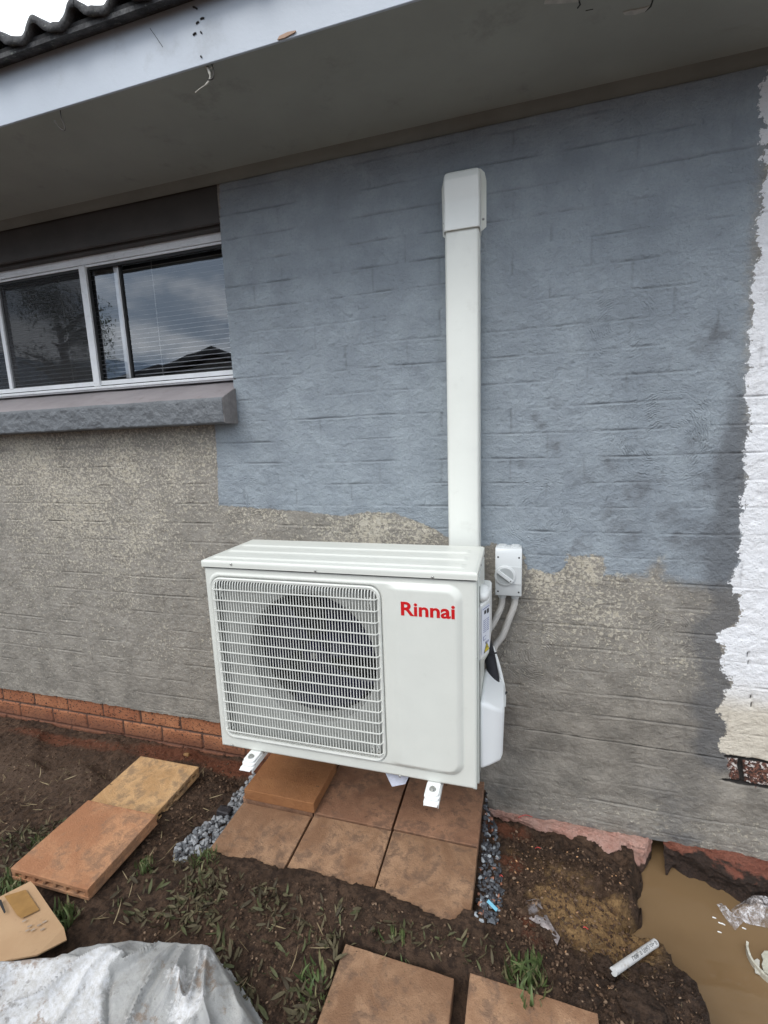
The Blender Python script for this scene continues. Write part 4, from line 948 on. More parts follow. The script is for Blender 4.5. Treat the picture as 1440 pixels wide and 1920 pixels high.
# top cover with pressed ribs
xs = np.linspace(x0-.003, x1+.004, 200); vv = np.linspace(0, 1, 120); X, V = np.meshgrid(xs, vv)
Lf, Lt = .021, .305
s = V*(Lf+Lt+.003)
Yc = np.where(s < Lf, yf-.0035, yf-.0035+(s-Lf)); Zc = np.where(s < Lf, zl+s, zt)
rb = np.zeros(X.shape)
for yr in (.045, .130, .215): rb += .0042*sstep(.027-np.abs((s-Lf)-yr-.012), 0, .010)
endm = sstep(np.minimum(X-x0-.010, x1-.030-X), 0, .02)
Zc = Zc+rb*endm*(s > Lf); cr_ = np.exp(-((s-Lf)/.004)**2); Zc -= .0015*cr_; Yc += .0015*cr_
dX = np.minimum(X-xs[0], xs[-1]-X); Zc -= .004*(1-sstep(dX, 0, .006))*(s > Lf)
top = grid('top_cover', X, Yc, Zc, M_ac, ac)
for xx_, sgn in ((x0-.003, -1), (x1+.004, 1)): bm = B(); box(bm, xx_-.0006 if sgn < 0 else xx_-.001, xx_+.001 if sgn < 0 else xx_+.0006, yf-.003, yb+.0, zl, zt-.002); bmo('cover_flange', bm, M_ac, top, None, .0008)
bm = B(); box(bm, x0+.001, x1-.001, yf-.0008, yf+.004, zl-.0035, zl-.0003); bmo('shadow_gap', bm, M_rubber, ac)
def screw(x, y, z, ax='y', r=.0048, parent=None, mat=M_screw):
    bm = B(); d = {'y': Vector((0, -1, 0)), 'x': Vector((1, 0, 0)), 'z': Vector((0, 0, 1))}[ax]
    p = Vector((x, y, z)); tube(bm, [p-d*.001, p+d*.0006, p+d*.0018, p+d*.003], [r, r, r*.85, r*.35], 12); return bmo('screw', bm, mat, parent, 40)
for px, py in ((433, 1058), (591, 1070), (811, 1082)):
    a, b = W(px, py, yf-.004); screw(a, yf-.004, b, 'y', .0042, ac)
for px, py in ((435, 1397), (750, 1455)):
    a, b = W(px, py, yf); screw(a, yf-.001, b, 'y', .0042, ac)
screw(x1+.0046, yf+.12, zl+.010, 'x', .0045, ac); screw(x1+.001, yf+.014, .72, 'x', .003, ac)
# red lettering
me = text_mesh('Rinnai', .0625, .0003, .0016)
lx0, lz0 = W(752, 1155, yf-.011); lx1, lz1 = W(853, 1160, yf-.011)
co = np.array([v.co[:] for v in me.vertices]); wd = co[:, 0].max()-co[:, 0].min(); k = (lx1-lx0)/wd
ht_ = W(751, 1128, yf-.011)[1]-W(751, 1154, yf-.011)[1]
kz = ht_/(co[:, 1].max()-co[:, 1].min())
for v in me.vertices:
    x_, y_, z_ = v.co; v.co = (lx0+(x_-co[:, 0].min())*k, yf-.0104-z_, W(751, 1154, yf-.011)[1]+(y_-co[:, 1].min())*kz)
me.update(); link('lettering', me, M_red, ac)
# service cover on the right side with sticker
def cover_poly(): return [(x1+.004, -.395), (x1+.022, -.352), (x1+.031, -.325), (x1+.031, -.16), (x1+.026, -.14), (x1+.004, -.135)]
bm = B(); prism(bm, cover_poly(), 'z', .70, .872)
bmo('service_cover', bm, M_acwhite, ac, None, .004, 3)
bm = B(); pl = cover_poly(); lo_ = [bm.verts.new((x1+.004+(p[0]-x1-.004)*.12, p[1]+.01, .655)) for p in pl]; hi_ = [bm.verts.new((*p, .6995)) for p in pl]
bm.faces.new(lo_); bm.faces.new(hi_[::-1])
for i in range(6): bm.faces.new([lo_[i], lo_[(i+1) % 6], hi_[(i+1) % 6], hi_[i]])
bmo('hand_recess', bm, M_acside, ac, None, .003)
bm = B(); bmesh.ops.create_uvsphere(bm, u_segments=20, v_segments=12, radius=1)
for v in bm.verts: v.co = Vector((x1+.012+v.co.x*.022, -.33+v.co.y*.045, .892+v.co.z*.023))
bmo('cover_knob', bm, M_acwhite, ac, 180)
# sticker on the slanted cheek: small build in the local frame of that face
pa, pb = np.array([x1+.004, -.395]), np.array([x1+.0305, -.3265]); dv_ = (pb-pa); ln_ = np.hypot(*dv_); dv_ /= ln_; nv_ = np.array([dv_[1], -dv_[0]])
def cheek(bm, a0, a1, z0_, z1_, off, mi=0):
    q = [(a0, z0_), (a1, z0_), (a1, z1_), (a0, z1_)]
    bm.faces.new([bm.verts.new((*(pa+dv_*a*ln_+nv_*off), z)) for a, z in q])
bm = B(); cheek(bm, .22, .97, .715, .862, .0030); bmo('information_label', bm, M_sticker, ac)
bm = B(); cheek(bm, .30, .93, .8545, .8565, .0036)
for k in range(7): cheek(bm, .36, .60, .818-.006*k, .8198-.006*k, .0036)
bmo('label_print', bm, M_ink, ac); bm = B()
for k in range(7): cheek(bm, .66, .90, .818-.006*k, .8198-.006*k, .0036)
bmo('label_print', bm, M_ink, ac); bm = B()
cheek(bm, .36, .62, .768, .7695, .0036); cheek(bm, .36, .62, .757, .7585, .0036); cheek(bm, .36, .40, .757, .7695, .0037)
for k in range(3): cheek(bm, .55+.12*k, .62+.12*k, .742, .749, .0036)
bmo('label_print', bm, M_ink, ac)
bm = B(); cheek(bm, .45, .62, .838, .849, .0036); cheek(bm, .70, .88, .835, .849, .0036); bmo('label_code', bm, M_inkk, ac)
def tri(bm, s_, off):
    c = np.array([.68, .727]); bm.faces.new([bm.verts.new((*(pa+dv_*(c[0]+u_*s_)*ln_+nv_*off), c[1]+v_*s_*.075)) for u_, v_ in ((-.28, -.15), (.28, -.15), (0, .25))])
bm = B(); tri(bm, 1.0, .0037); w1 = bmo('warning_border', bm, M_inkk, ac)
bm = B(); tri(bm, .78, .0042); bmo('warning_triangle', bm, M_yel, ac)
bm = B(); bm.faces.new([bm.verts.new((*(pa+dv_*(.68+u_)*ln_+nv_*.0047), .727+v_)) for u_, v_ in ((.03, .010), (-.07, .002), (-.01, .002), (-.04, -.007), (.07, .004), (.01, .004))]); bmo('warning_bolt', bm, M_inkk, ac)
# valve cover
bm = B(); vp = [(x1+.006, -.372), (x1+.040, -.345), (x1+.072, -.315), (x1+.078, -.29), (x1+.078, -.15), (x1+.070, -.125), (x1+.006, -.115)]
lo_ = [bm.verts.new((x1+.006+(p[0]-x1-.006)*(.93), p[1], .322)) for p in vp]
tz = [.560, .535, .508, .492, .492, .505, .545]
hi_ = [bm.verts.new((p[0], p[1], tz[i])) for i, p in enumerate(vp)]
bm.faces.new(lo_); bm.faces.new(hi_[::-1])
for i in range(7): bm.faces.new([lo_[i], lo_[(i+1) % 7], hi_[(i+1) % 7], hi_[i]])
bmo('valve_cover', bm, simple('valve_cover_plastic', (.80, .82, .82), .32, .015), ac, None, .014, 5)
bm = B(); box(bm, x1+.0072, x1+.0085, yf+.035, yf+.040, .31, .93); bmo('panel_seam', bm, M_rubber, ac)
# feet of the unit
for i, xc in enumerate((.470, 1.103)):
    ft = bmo('mounting_foot', prism(B(), rrect(xc-.021, xc+.021, -.466, -.40, .010), 'z', .2845, .2925), M_acwhite, ac, None, .0018)
    q = bmo('foot_pad', prism(B(), rrect(xc-.024, xc+.024, -.472, -.40, .012), 'z', .276, .2842), M_acwhite, ft, None, .0018)
    bm = B(); tube(bm, [(xc, -.446, .292), (xc, -.446, .2945)], .0105, 24); tube(bm, [(xc, -.446, .2946), (xc, -.446, .300)], .0075, 6); bmo('bolt', bm, M_screw, ft, 30)

# wall brackets
for xc, lb in ((.470, 'white steel wall bracket arm under the left end of the unit, above the gravel'), (1.103, 'white steel wall bracket arm under the right end of the unit')):
    br = thing('wall_bracket', lb, 'bracket', (xc, 0, .25), 'wall brackets carrying the outdoor unit')
    bm = B(); box(bm, xc-.023, xc-.0205, -.480, -.006, .260, .2745); box(bm, xc+.0205, xc+.023, -.480, -.006, .260, .2745); box(bm, xc-.0205, xc+.0205, -.490, -.006, .2715, .2745)
    bmo('arm', bm, M_acwhite, br, None, .0008)
    bm = B(); box(bm, xc-.022, xc+.022, -.0055, -.0025, .10, .62); bmo('upright', bm, M_acwhite, br, None, .0008)
# loose paper under the unit
bm = B(); pts = [(*G(722, 1450, .27), .275), (*G(735, 1475, .235), .235), (*G(760, 1470, .25), .250), (*G(768, 1455, .28), .283)]
vs_ = [bm.verts.new(p) for p in pts]; bm.faces.new(vs_); q = bmo('paper_sheet', bm, simple('printed_paper', (.50, .52, .60), .7, .08, 90)); q.modifiers.new('t', 'SOLIDIFY').thickness = .0004
tag(q, 'folded bluish paper sheet sticking out beneath the outdoor unit', 'paper')

# ================================================================== DUCT
dx0, dx1 = 1.108, 1.216
du_ = thing('pipe_duct', 'tall white plastic duct running up the wall from behind the outdoor unit', 'duct', ((dx0+dx1)/2, 0, .7))
bm = B(); prism(bm, [(dx0, -.002), (dx0, -.060), (dx0+.003, -.067), (dx0+.008, -.070), (dx1-.010, -.070), (dx1-.003, -.067), (dx1, -.060), (dx1, -.002)], 'z', .70, 2.035); bmo('duct_cover', bm, M_duct, du_, 50)
bm = B(); box(bm, dx1+.0002, dx1+.0018, -.052, -.002, .70, 2.03); box(bm, dx0-.0018, dx0-.0002, -.052, -.002, .70, 2.03); bmo('duct_base', bm, M_duct, du_)
# end cap: curved shell swelling at mid height, closing to the wall at the top
V_ = np.linspace(0, 1, 60); zc0, zc1 = 2.014, 2.205
dep = np.interp(V_, [0, .12, .30, .45, .62, .78, .9, .97, 1], [.0728, .0728, .069, .066, .071, .072, .060, .038, .006])
hw = np.interp(V_, [0, .3, .6, .85, .93, .975, 1], [.0562, .0560, .0560, .0555, .052, .045, .036])
prof = []
for t in np.linspace(0, 1, 25):
    prof.append(t)
cxm_ = (dx0+dx1)/2; XX = np.zeros((60, 25)); YY = XX.copy(); ZZ = XX.copy()
sec = [(-1, 0), (-1, .55), (-1, .90), (-.93, .985), (-.80, 1), (.80, 1), (.93, .985), (1, .90), (1, .55), (1, 0)]
ts = np.linspace(0, 9, 25)
for i in range(60):
    a = np.interp(ts, range(10), [s_[0] for s_ in sec]); b = np.interp(ts, range(10), [s_[1] for s_ in sec])
    XX[i] = cxm_+a*hw[i]; YY[i] = -.003-b*dep[i]; ZZ[i] = zc0+(zc1-zc0)*V_[i]
cap = grid('duct_cap', XX, YY, ZZ, simple('lightened_cap_pvc', (.84, .86, .82), .4, .03, 5), du_)  # paler than the duct, colour lifted against the eave's shade
cap.data.set_sharp_from_angle(angle=rad(40)); sm = cap.modifiers.new('t', 'SOLIDIFY'); sm.thickness = .0018; sm.offset = 1
bm = B(); fl = [(cxm_-.058, 2.02), (cxm_-.070, 2.028), (cxm_-.072, 2.175), (cxm_-.066, 2.200), (cxm_-.052, 2.214), (cxm_-.038, 2.219), (cxm_+.040, 2.219), (cxm_+.056, 2.214), (cxm_+.069, 2.200), (cxm_+.074, 2.175), (cxm_+.074, 2.038), (cxm_+.058, 2.026)]
prism(bm, fl, 'y', -.0045, -.0025); bmo('cap_flange', bm, M_duct, cap, None, .0008)
screw(cxm_-.0645, -.0045, 2.068, 'y', .004, du_); screw(cxm_+.0645, -.0045, 2.062, 'y', .004, du_)

# ================================================================== ISOLATOR SWITCH AND CONDUITS
ix0, ix1, iz0, iz1 = 1.2715, 1.3625, .790, .966
iso = thing('isolator_switch', 'grey rotary isolator switch box on the wall right of the unit', 'switch', ((ix0+ix1)/2, 0, iz0))
bm = B(); box(bm, ix0+.001, ix1-.001, -.040, -.002, iz0+.001, iz1-.001); bmo('back_box', bm, M_grey_pl, iso, None, .003)
bm = B(); prism(bm, [(-.0405, iz0), (-.062, iz0+.002), (-.064, iz0+.006), (-.064, iz1-.018), (-.054, iz1-.002), (-.0405, iz1)], 'x', ix0, ix1); bmo('cover', bm, M_grey_pl, iso, None, .0025)
kx, kz_ = W(947, 1080, -.07)
bm = B(); box(bm, kx, ix1-.001, -.0665, -.0635, kz_-.030, kz_+.033); tube(bm, [(kx, -.0637, kz_), (kx, -.070, kz_), (kx, -.072, kz_)], [.0365, .036, .033], 48); bmo('switch_rim', bm, M_grey_pl, iso, 40, .0)
bm = B(); tube(bm, [(kx, -.0715, kz_), (kx, -.0725, kz_)], .0285, 40); bmo('dial', bm, M_grey_dk, iso)
bm = B(); box(bm, -.032, .032, -.010, 0, -.0065, .0065); q = bmo('knob', bm, M_grey_pl, iso, None, .002); q.location = Vector((kx, -.0727, kz_))-iso.location; q.rotation_euler = (0, rad(37), 0)
bm = B(); a_ = rad(-37); tube(bm, [(kx+.024*math.cos(a_), -.0825, kz_+.024*math.sin(a_)), (kx+.024*math.cos(a_), -.0832, kz_+.024*math.sin(a_))], .0022, 8); bmo('pointer_mark', bm, M_inkk, iso)
for a, b in ((ix0+.010, iz1-.032), (ix1-.010, iz1-.032), (ix0+.010, iz0+.018), (ix1-.010, iz0+.018)):
    bm = B(); tube(bm, [(a, -.0638, b), (a, -.0645, b)], .0033, 12); bmo('screw_hole', bm, M_screwhole, iso)
for a in (ix0+.024, ix1-.022):
    bm = B(); tube(bm, [(a, -.022, iz1-.002), (a, -.022, iz1+.004)], .0145, 24); bmo('blanking_plug', bm, M_grey_pl, iso, 40)
glx = (ix0+.024, ix1-.022)
for a in glx:
    bm = B(); tube(bm, [(a, -.03, iz0+.002), (a, -.03, iz0-.010), (a, -.03, iz0-.016)], [.0155, .0155, .0125], 24); bmo('conduit_gland', bm, M_grey_dk if False else M_grey_pl, iso, 40)
def conduit(path, r, label):
    p = spline(path, 40); L_ = 0; rr_ = []; pts = []
    tot = sum(math.dist(p[i], p[i+1]) for i in range(len(p)-1)); n = int(tot/.00115)
    cum = [0]
    for i in range(len(p)-1): cum.append(cum[-1]+math.dist(p[i], p[i+1]))
    for k in range(n+1):
        s_ = tot*k/n; pts.append(tuple(np.interp(s_, cum, [q[j] for q in p]) for j in range(3))); rr_.append(r*(1 if k % 4 < 2 else .87))
    bm = B(); tube(bm, pts, rr_, 18); o = bmo('flexible_conduit', bm, M_conduit, None, 180); return tag(o, label, 'conduit', 'corrugated conduits')
conduit([(glx[0], -.03, iz0-.014), (glx[0]-.002, -.032, iz0-.045), (glx[0]-.018, -.045, iz0-.085), (1.257, -.06, .668), (1.225, -.075, .640), (1.17, -.08, .62)], .0118, 'short corrugated conduit curving from the switch to behind the unit')
conduit([(glx[1], -.03, iz0-.014), (glx[1]-.003, -.032, iz0-.045), (glx[1]-.020, -.038, iz0-.095), (1.298, -.05, .635), (1.270, -.06, .592), (1.268, -.075, .545), (1.272, -.09, .50)], .0122, 'longer corrugated conduit, farther from the unit, bending down beside the black pipe')
bm = B(); tube(bm, spline([(1.20, -.05, .70), (1.225, -.065, .66), (1.250, -.10, .60), (1.266, -.135, .54), (1.278, -.16, .48), (1.285, -.18, .44)], 10), [.016]*12+[.0195]*30+[.019]*9, 16); q = bmo('insulated_pipe', bm, M_black, None, 180); tag(q, 'black foam insulated pipe entering the valve cover', 'pipe')
bm = B(); tube(bm, spline([(1.262, -.075, .60), (1.283, -.10, .55), (1.300, -.12, .49), (1.306, -.13, .45), (1.306, -.14, .41)], 10), .0075, 10); q = bmo('drain_cable', bm, M_acwhite, None, 180); tag(q, 'thin white cable beside the black pipe', 'cable')
bm = B(); tube(bm, [(1.262, -.172, .482), (1.280, -.185, .470), (1.300, -.165, .462), (1.316, -.140, .466)], .0035, 8); q = bmo('cable_tie', bm, M_black, None, 180); tag(q, 'lower black cable tie round the white cable at the mouth of the valve cover', 'cable tie', 'black cable ties'); bm = B(); tube(bm, [(1.25, -.12, .612), (1.262, -.135, .602), (1.280, -.12, .600)], .003, 8); q = bmo('cable_tie', bm, M_black, None, 180); tag(q, 'upper black cable tie round the black foam pipe', 'cable tie', 'black cable ties')

# ================================================================== SMALL THINGS
# hooks under the eave
hx, hy = G(115, 205, 2.36)
def W3(px, py, y): a, b = W(px, py, y); return (a, y, b)
bm = B(); tube(bm, spline([W3(113, 207, -.452), W3(115, 222, -.452), W3(122, 240, -.452), W3(119, 245, -.452), W3(110, 238, -.452), W3(102, 226, -.452)], 6), .0013, 6); q = bmo('wire_hook', bm, M_wire, None, 180); tag(q, 'bent wire hook hanging from the fascia edge at far left', 'hook', 'wire hooks under the eave')
bm = B(); tube(bm, spline([W3(397, 120, -.452), W3(401, 134, -.452), W3(399, 147, -.452), W3(390, 150, -.452)], 6), .0016, 6); q = bmo('wire_hook', bm, M_wire, None, 180); tag(q, 'wire hook wrapped in cobweb under the fascia', 'hook', 'wire hooks under the eave')
bm = B(); tube(bm, spline([W3(385, 122, -.450), W3(391, 132, -.450), W3(394, 145, -.450), W3(388, 157, -.450), W3(375, 166, -.450), W3(366, 174, -.450)], 6), [.0035]*10+[.0022]*10+[.0009]*11, 6); tube(bm, spline([W3(384, 124, -.449), W3(395, 128, -.449), W3(402, 120, -.449)], 5), .0012, 5); q = bmo('cobweb', bm, M_cob, None, 180); tag(q, 'dusty pale strand of cobweb dangling from the eave hook', 'cobweb')
# stones and bits
def stone(px, py, z, r, mat, name, label, cat, sq_=(1, .8, .6), i=3):
    v, f = ROCKS[i]; me = bpy.data.meshes.new(name); me.from_pydata((v*np.array(sq_)*r).tolist(), [], f); o = link(name, me, mat, None, 180); x, y = G(px, py, z); o.location = (x, y, z); return tag(o, label, cat)
stone(350, 1415, -.095, .018, simple('ochre_stone', (.24, .13, .05), .8, .3, 50, .002, 150), 'stone', 'round ochre stone on the red soil by the brick plinth', 'stone')
bm = B(); box(bm, -.026, .026, -.016, .016, -.012, .012); bmesh.ops.subdivide_edges(bm, edges=bm.edges[:], cuts=4, use_grid_fill=True)
for v in bm.verts: v.co += Vector((random.uniform(-1, 1), random.uniform(-1, 1), random.uniform(-1, 1)))*.0015
q = bmo('charred_lump', bm, simple('charcoal', (.025, .022, .024), .6, .4, 60, .003, 120), None, 180); x, y = G(421, 1519, -.07); q.location = (x, y, gz(x, y)+.018); q.rotation_euler = (0, .15, .1); tag(q, 'small black charred block lying on the grey gravel', 'lump')
x, y = G(923, 1703, -.02)
bm = B(); box(bm, -.017, .017, -.0045, .0045, -.001, .001); bmesh.ops.subdivide_edges(bm, edges=bm.edges[:], cuts=2); q = bmo('plastic_strip', bm, simple('light_blue_plastic', (.16, .42, .55), .35, .1, 30), None); q.location = (x, y, gz(x, y)+.018); q.rotation_euler = (.3, .1, rad(-34)); tag(q, 'light blue plastic strip on the dark gravel', 'plastic strip')
for k, (px, py, ln, ang, lb) in enumerate([(985, 1530, .055, 12, 'curved red wire offcut on the pink ledge'), (1008, 1583, .022, 8, 'short red wire offcut on the mound below the pink ledge'), (940, 1658, .015, -35, 'tiny red wire offcut beside the dark gravel'), (1096, 1750, .018, -5, 'tiny red wire offcut low on the ochre mound')]):
    z = -.118 if k == 0 else -.1; x, y = G(px, py, z); g0 = (-.122 if k == 0 else gz(x, y)+.003)
    c, s_ = math.cos(rad(ang))*ln/2, math.sin(rad(ang))*ln/2
    bm = B(); tube(bm, spline([(x-c, y-s_-.004, g0), (x, y+.005*(k == 0), g0+.004), (x+c, y+s_, g0)], 6), .0013, 6); q = bmo('wire_offcut', bm, simple('red_insulation', (.55, .06, .05), .4), None, 180); tag(q, lb, 'wire', 'red wire offcuts')
# pvc pipe
pA = np.array([*G(1150, 1822, -.055), -.055]); pB = np.array([*G(1229, 1768, -.13), -.130]); 
ax_ = (pB-pA)/np.linalg.norm(pB-pA); pr_ = .0100
pvc = thing('pvc_pipe', 'short white plastic pipe with printed text poking over the muddy water', 'pipe', tuple(pA))
bm = B(); n = 24; nrm = np.cross(ax_, [0, 0, 1]); nrm /= np.linalg.norm(nrm); up_ = np.cross(nrm, ax_)
rings = []
for t, r in ((0, pr_), (1, pr_), (1, pr_*.82), (.6, pr_*.82)):
    c = pA+(pB-pA)*t; rings.append([bm.verts.new(c+r*(math.cos(2*math.pi*i/n)*nrm+math.sin(2*math.pi*i/n)*up_)) for i in range(n)])
for a, b in zip(rings[:-1], rings[1:]):
    for i in range(n): bm.faces.new([a[i], a[(i+1) % n], b[(i+1) % n], b[i]])
bm.faces.new(rings[0]); bmo('pipe_body', bm, simple('dirty_pvc', (.58, .58, .57), .4, .06, 20, dirt=((.25, .19, .13), .7)), pvc, 40)
me = text_mesh('U08:10 (50d) dn- 0', .012, 0, .0002)
co = np.array([v.co[:] for v in me.vertices]); L_ = np.linalg.norm(pB-pA); s0 = L_*.97
dirn = -ax_ if False else ax_
for v in me.vertices:
    s_ = (v.co.x/co[:, 0].max())*L_*.60; a = (v.co.y-.004)/pr_
    c = pA+ax_*(s0-L_*.60+s_); toC = CAM-c; toC -= ax_*np.dot(toC, ax_); toC /= np.linalg.norm(toC); tt = np.cross(toC, ax_)*-1
    if tt[2] < 0 and False: tt = -tt
    v.co = c+(pr_+.0003)*(math.cos(a)*toC+math.sin(a)*tt)
me.update(); link('printed_text', me, M_inkk, pvc)
# mud clod hiding the middle of the pipe
def clod_obj(cx, cy, cz, rx, ry, rz, seed, name, label):
    bm = bmesh.new(); bmesh.ops.create_icosphere(bm, subdivisions=5, radius=1)
    V = np.array([v.co[:] for v in bm.verts]); th_ = np.arctan2(V[:, 1], V[:, 0]); n_ = fbm(V[:, 0]+V[:, 2]*.7+9, V[:, 1]+V[:, 2]*.6+9, .45, 5, seed, .62)
    for v, k in zip(bm.verts, n_): v.co = Vector((v.co.x*rx, v.co.y*ry, v.co.z*rz))*(1+.62*float(k))
    me = bpy.data.meshes.new(name); bm.to_mesh(me); bm.free(); a = me.color_attributes.new('soil', 'FLOAT_COLOR', 'POINT'); a.data.foreach_set('color', np.tile([0, 0, .5, 1], (len(me.vertices), 1)).astype(np.float32).ravel())
    o = link(name, me, M_soil, None, 180); o.location = (cx, cy, cz); return tag(o, label, 'clod', 'clods of dug mud')
x, y = G(1212, 1816, -.09); clod_obj(x, y, -.128, .072, .038, .040, 601, 'mud_clod', 'largest dark fibrous clod lying across the white pipe')
x, y = G(1132, 1808, -.06); clod_obj(x, y, -.072, .030, .026, .030, 611, 'mud_clod', 'upright dark clod left of the white pipe')
x, y = G(1185, 1880, -.05); clod_obj(x, y, -.075, .07, .05, .03, 621, 'mud_clod', 'dark clod below the pipe at the bottom edge')
x, y = G(1090, 1890, -.03); clod_obj(x, y, -.05, .05, .04, .03, 631, 'mud_clod', 'clod beside the corner of the bottom right paver')
# bits of plastic film
def crumple(name, poly, z, h, seed, mat, label, cat, amp=.02):
    Pn = np.array(poly); lo = Pn.min(0)-.005; hi = Pn.max(0)+.005
    xs = np.linspace(lo[0], hi[0], 200); ys = np.linspace(lo[1], hi[1], 160); X, Y = np.meshgrid(xs, ys); sdv = sdpoly(X, Y, poly)
    Zc = z+h*sstep(sdv, 0, .04)+amp*(1-np.abs(fbm(X, Y, .05, 4, seed, .6))*2.2)*sstep(sdv, -.002, .02)
    k = sdv[:-1, :-1] > 0; o = grid(name, X, Y, Zc, mat, None, k); o.modifiers.new('t', 'SOLIDIFY').thickness = .0003
    return tag(o, label, cat)
crumple('plastic_bag', [G(a, b, WATER) for a, b in [(1344, 1697), (1352, 1695), (1370, 1712), (1384, 1722), (1370, 1708), (1392, 1690), (1400, 1684), (1425, 1686), (1460, 1688), (1500, 1700), (1500, 1748), (1440, 1742), (1405, 1735), (1393, 1730), (1378, 1746), (1368, 1735), (1352, 1712)]], WATER+.003, .028, 701, M_film, 'crumpled clear plastic bag floating on the puddle at the right edge', 'plastic bag')
crumple('plastic_scrap', [G(a, b, -.05) for a, b in [(980, 1690), (1003, 1684), (1018, 1702), (1036, 1736), (1050, 1756), (1044, 1772), (1032, 1748), (1012, 1734), (992, 1722), (988, 1704)]], -.052, .004, 711, M_muddyfilm, 'muddy scrap of clear film stuck to the mound', 'plastic scrap', .006)
# pale floating bits by the bag
for (px, py), lb_ in zip(((1339, 1721), (1350, 1731), (1356, 1733), (1349, 1748), (1395, 1741)), ('pale flake floating farthest left of the plastic bag', 'pale flake just left of a smaller one, near the knot of the bag', 'smaller pale flake right beside another, near the knot of the bag', 'lowest of the pale flakes floating left of the bag', 'whitest flake, floating right under the knot of the plastic bag')):
    v, f = ROCKS[1]; me = bpy.data.meshes.new('foam_bit'); me.from_pydata((v*np.array((.006, .003, .002))).tolist(), [], f); o = link('foam_bit', me, M_acwhite); x, y = G(px, py, WATER); o.location = (x, y, WATER+.001); o.rotation_euler = (0, 0, random.uniform(-1, 0)); tag(o, lb_, 'flake', 'flakes floating by the bag')
# broken pot at right edge, half sunk
pc = G(1462, 1812, WATER); R0 = abs(G(1410, 1815, WATER)[0]-pc[0])
pot = thing('broken_bucket', 'broken off-white round bucket half sunk in the puddle at the right edge', 'bucket', (pc[0], pc[1], WATER))
bm = B(); n = 60
def arcring(a0, a1, r0, r1, z0_, z1_, n=40, jag=0):
    pr = None
    for i in range(n+1):
        a = rad(a0+(a1-a0)*i/n); zt__ = z1_+(random.uniform(-jag, jag) if jag else 0)
        q = [bm.verts.new((pc[0]+r*math.cos(a), pc[1]+r*math.sin(a), z)) for r, z in ((r0, z0_), (r0, zt__), (r1, zt__), (r1, z0_))]
        if pr:
            for k in range(3): bm.faces.new([pr[k], pr[k+1], q[k+1], q[k]])
        pr = q
arcring(150, 330, R0, R0-.006, WATER-.05, WATER+.018, 40, .0015)
bmo('bucket_rim', bm, simple('aged_plastic', (.48, .46, .38), .6, .1, 30, .002, 90, dirt=((.2, .15, .1), .6)), pot, None)
bm = B(); prism(bm, [G(a, b, WATER+.012) for a, b in [(1427, 1790), (1433, 1783), (1500, 1786), (1500, 1835), (1450, 1832), (1432, 1822), (1428, 1808), (1431, 1800)]], 'z', WATER+.008, WATER+.014); bmo('bucket_base', bm, simple('aged_plastic_base', (.44, .43, .35), .7, .1, 40, .003, 90), pot, None, .001)
bm = B(); prism(bm, [G(a, b, WATER+.010) for a, b in [(1413, 1800), (1420, 1796), (1425, 1800), (1424, 1812), (1426, 1826), (1416, 1822)]], 'z', WATER+.004, WATER+.009); bmo('bucket_shard', bm, simple('aged_plastic_shard', (.50, .48, .42), .7, .1, 40, .003, 90), pot, None, .001)

# cardboard
cz = .035
def flap(px, z=cz): return [G(a, b, z) for a, b in px]
car = thing('cardboard_piece', 'flattened brown cardboard carton with tape at the lower left corner', 'cardboard', (*G(50, 1740, cz), 0))
bm = B(); V_ = [(-60, 1712, .03), (0, 1681, .040), (57, 1652, .045), (65, 1660, .045), (92, 1700, .05), (120, 1740, .055), (125, 1762, .050), (70, 1790, .06), (14, 1800, .055), (-60, 1830, .05)]
vs_ = [bm.verts.new((*G(a, b, z), z)) for a, b, z in V_]; bm.faces.new(vs_); bmesh.ops.triangulate(bm, faces=bm.faces); q = bmo('carton_panel', bm, M_card, car); q.modifiers.new('t', 'SOLIDIFY').thickness = .004
def onc(px, zz, mat, name): 
    bm = B(); bm.faces.new([bm.verts.new((*G(a, b, zz), zz)) for a, b in px]); return bmo(name, bm, mat, car)
def cz_at(px, py):
    return .045+.010*np.clip((py-1660)/100, 0, 1)+.004
for px, mt, nm in (([(8, 1680), (48, 1668), (74, 1706), (40, 1722), (32, 1716)], M_tape, 'tape_strip'), ([(-4, 1690), (2, 1686), (11, 1710), (8, 1713)], M_rubber, 'handle_slit')):
    bm = B(); bm.faces.new([bm.verts.new((*G(a, b, cz_at(a, b)), cz_at(a, b))) for a, b in px]); bmo(nm, bm, mt, car)
for (a, b) in ((46, 1728), (56, 1738), (62, 1745), (74, 1736), (80, 1744), (84, 1730), (52, 1746)):
    zz = cz_at(a, b)+.001; bm = B(); bm.faces.new([bm.verts.new((*G(a+u_, b+v_, zz), zz)) for u_, v_ in ((-5, -1), (3, -5), (4, -3), (-4, 1.5))]); bmo('carton_print', bm, M_cardink, car)
# dusty sheet bottom left
shp = [(-60, 1815, .14), (0, 1802, .15), (60, 1795, .15), (110, 1790, .15), (150, 1768, .15), (190, 1753, .15), (240, 1746, .15), (290, 1740, .15), (335, 1736, .15), (365, 1735, .15), (385, 1741, .14), (402, 1756, .12), (425, 1800, .10), (450, 1850, .09), (478, 1892, .08), (500, 1925, .07), (520, 1990, .06), (520, 2200, .06), (-100, 2200, .1)]
sp_ = [G(a, b, z) for a, b, z in shp]
Pn = np.array(sp_); lo = Pn.min(0)-.03; hi = Pn.max(0)+.03
xs = np.linspace(lo[0], hi[0], 330); ys = np.linspace(max(lo[1], -1.5), hi[1], 300); X, Y = np.meshgrid(xs, ys)
sdv = sdpoly(X, Y, sp_)+.004*fbm(X, Y, .06, 3, 801)
topz = np.interp(X, [0, .3, .55, .8], [.15, .15, .12, .065])
ox, oy = G(300, 1745, .15)
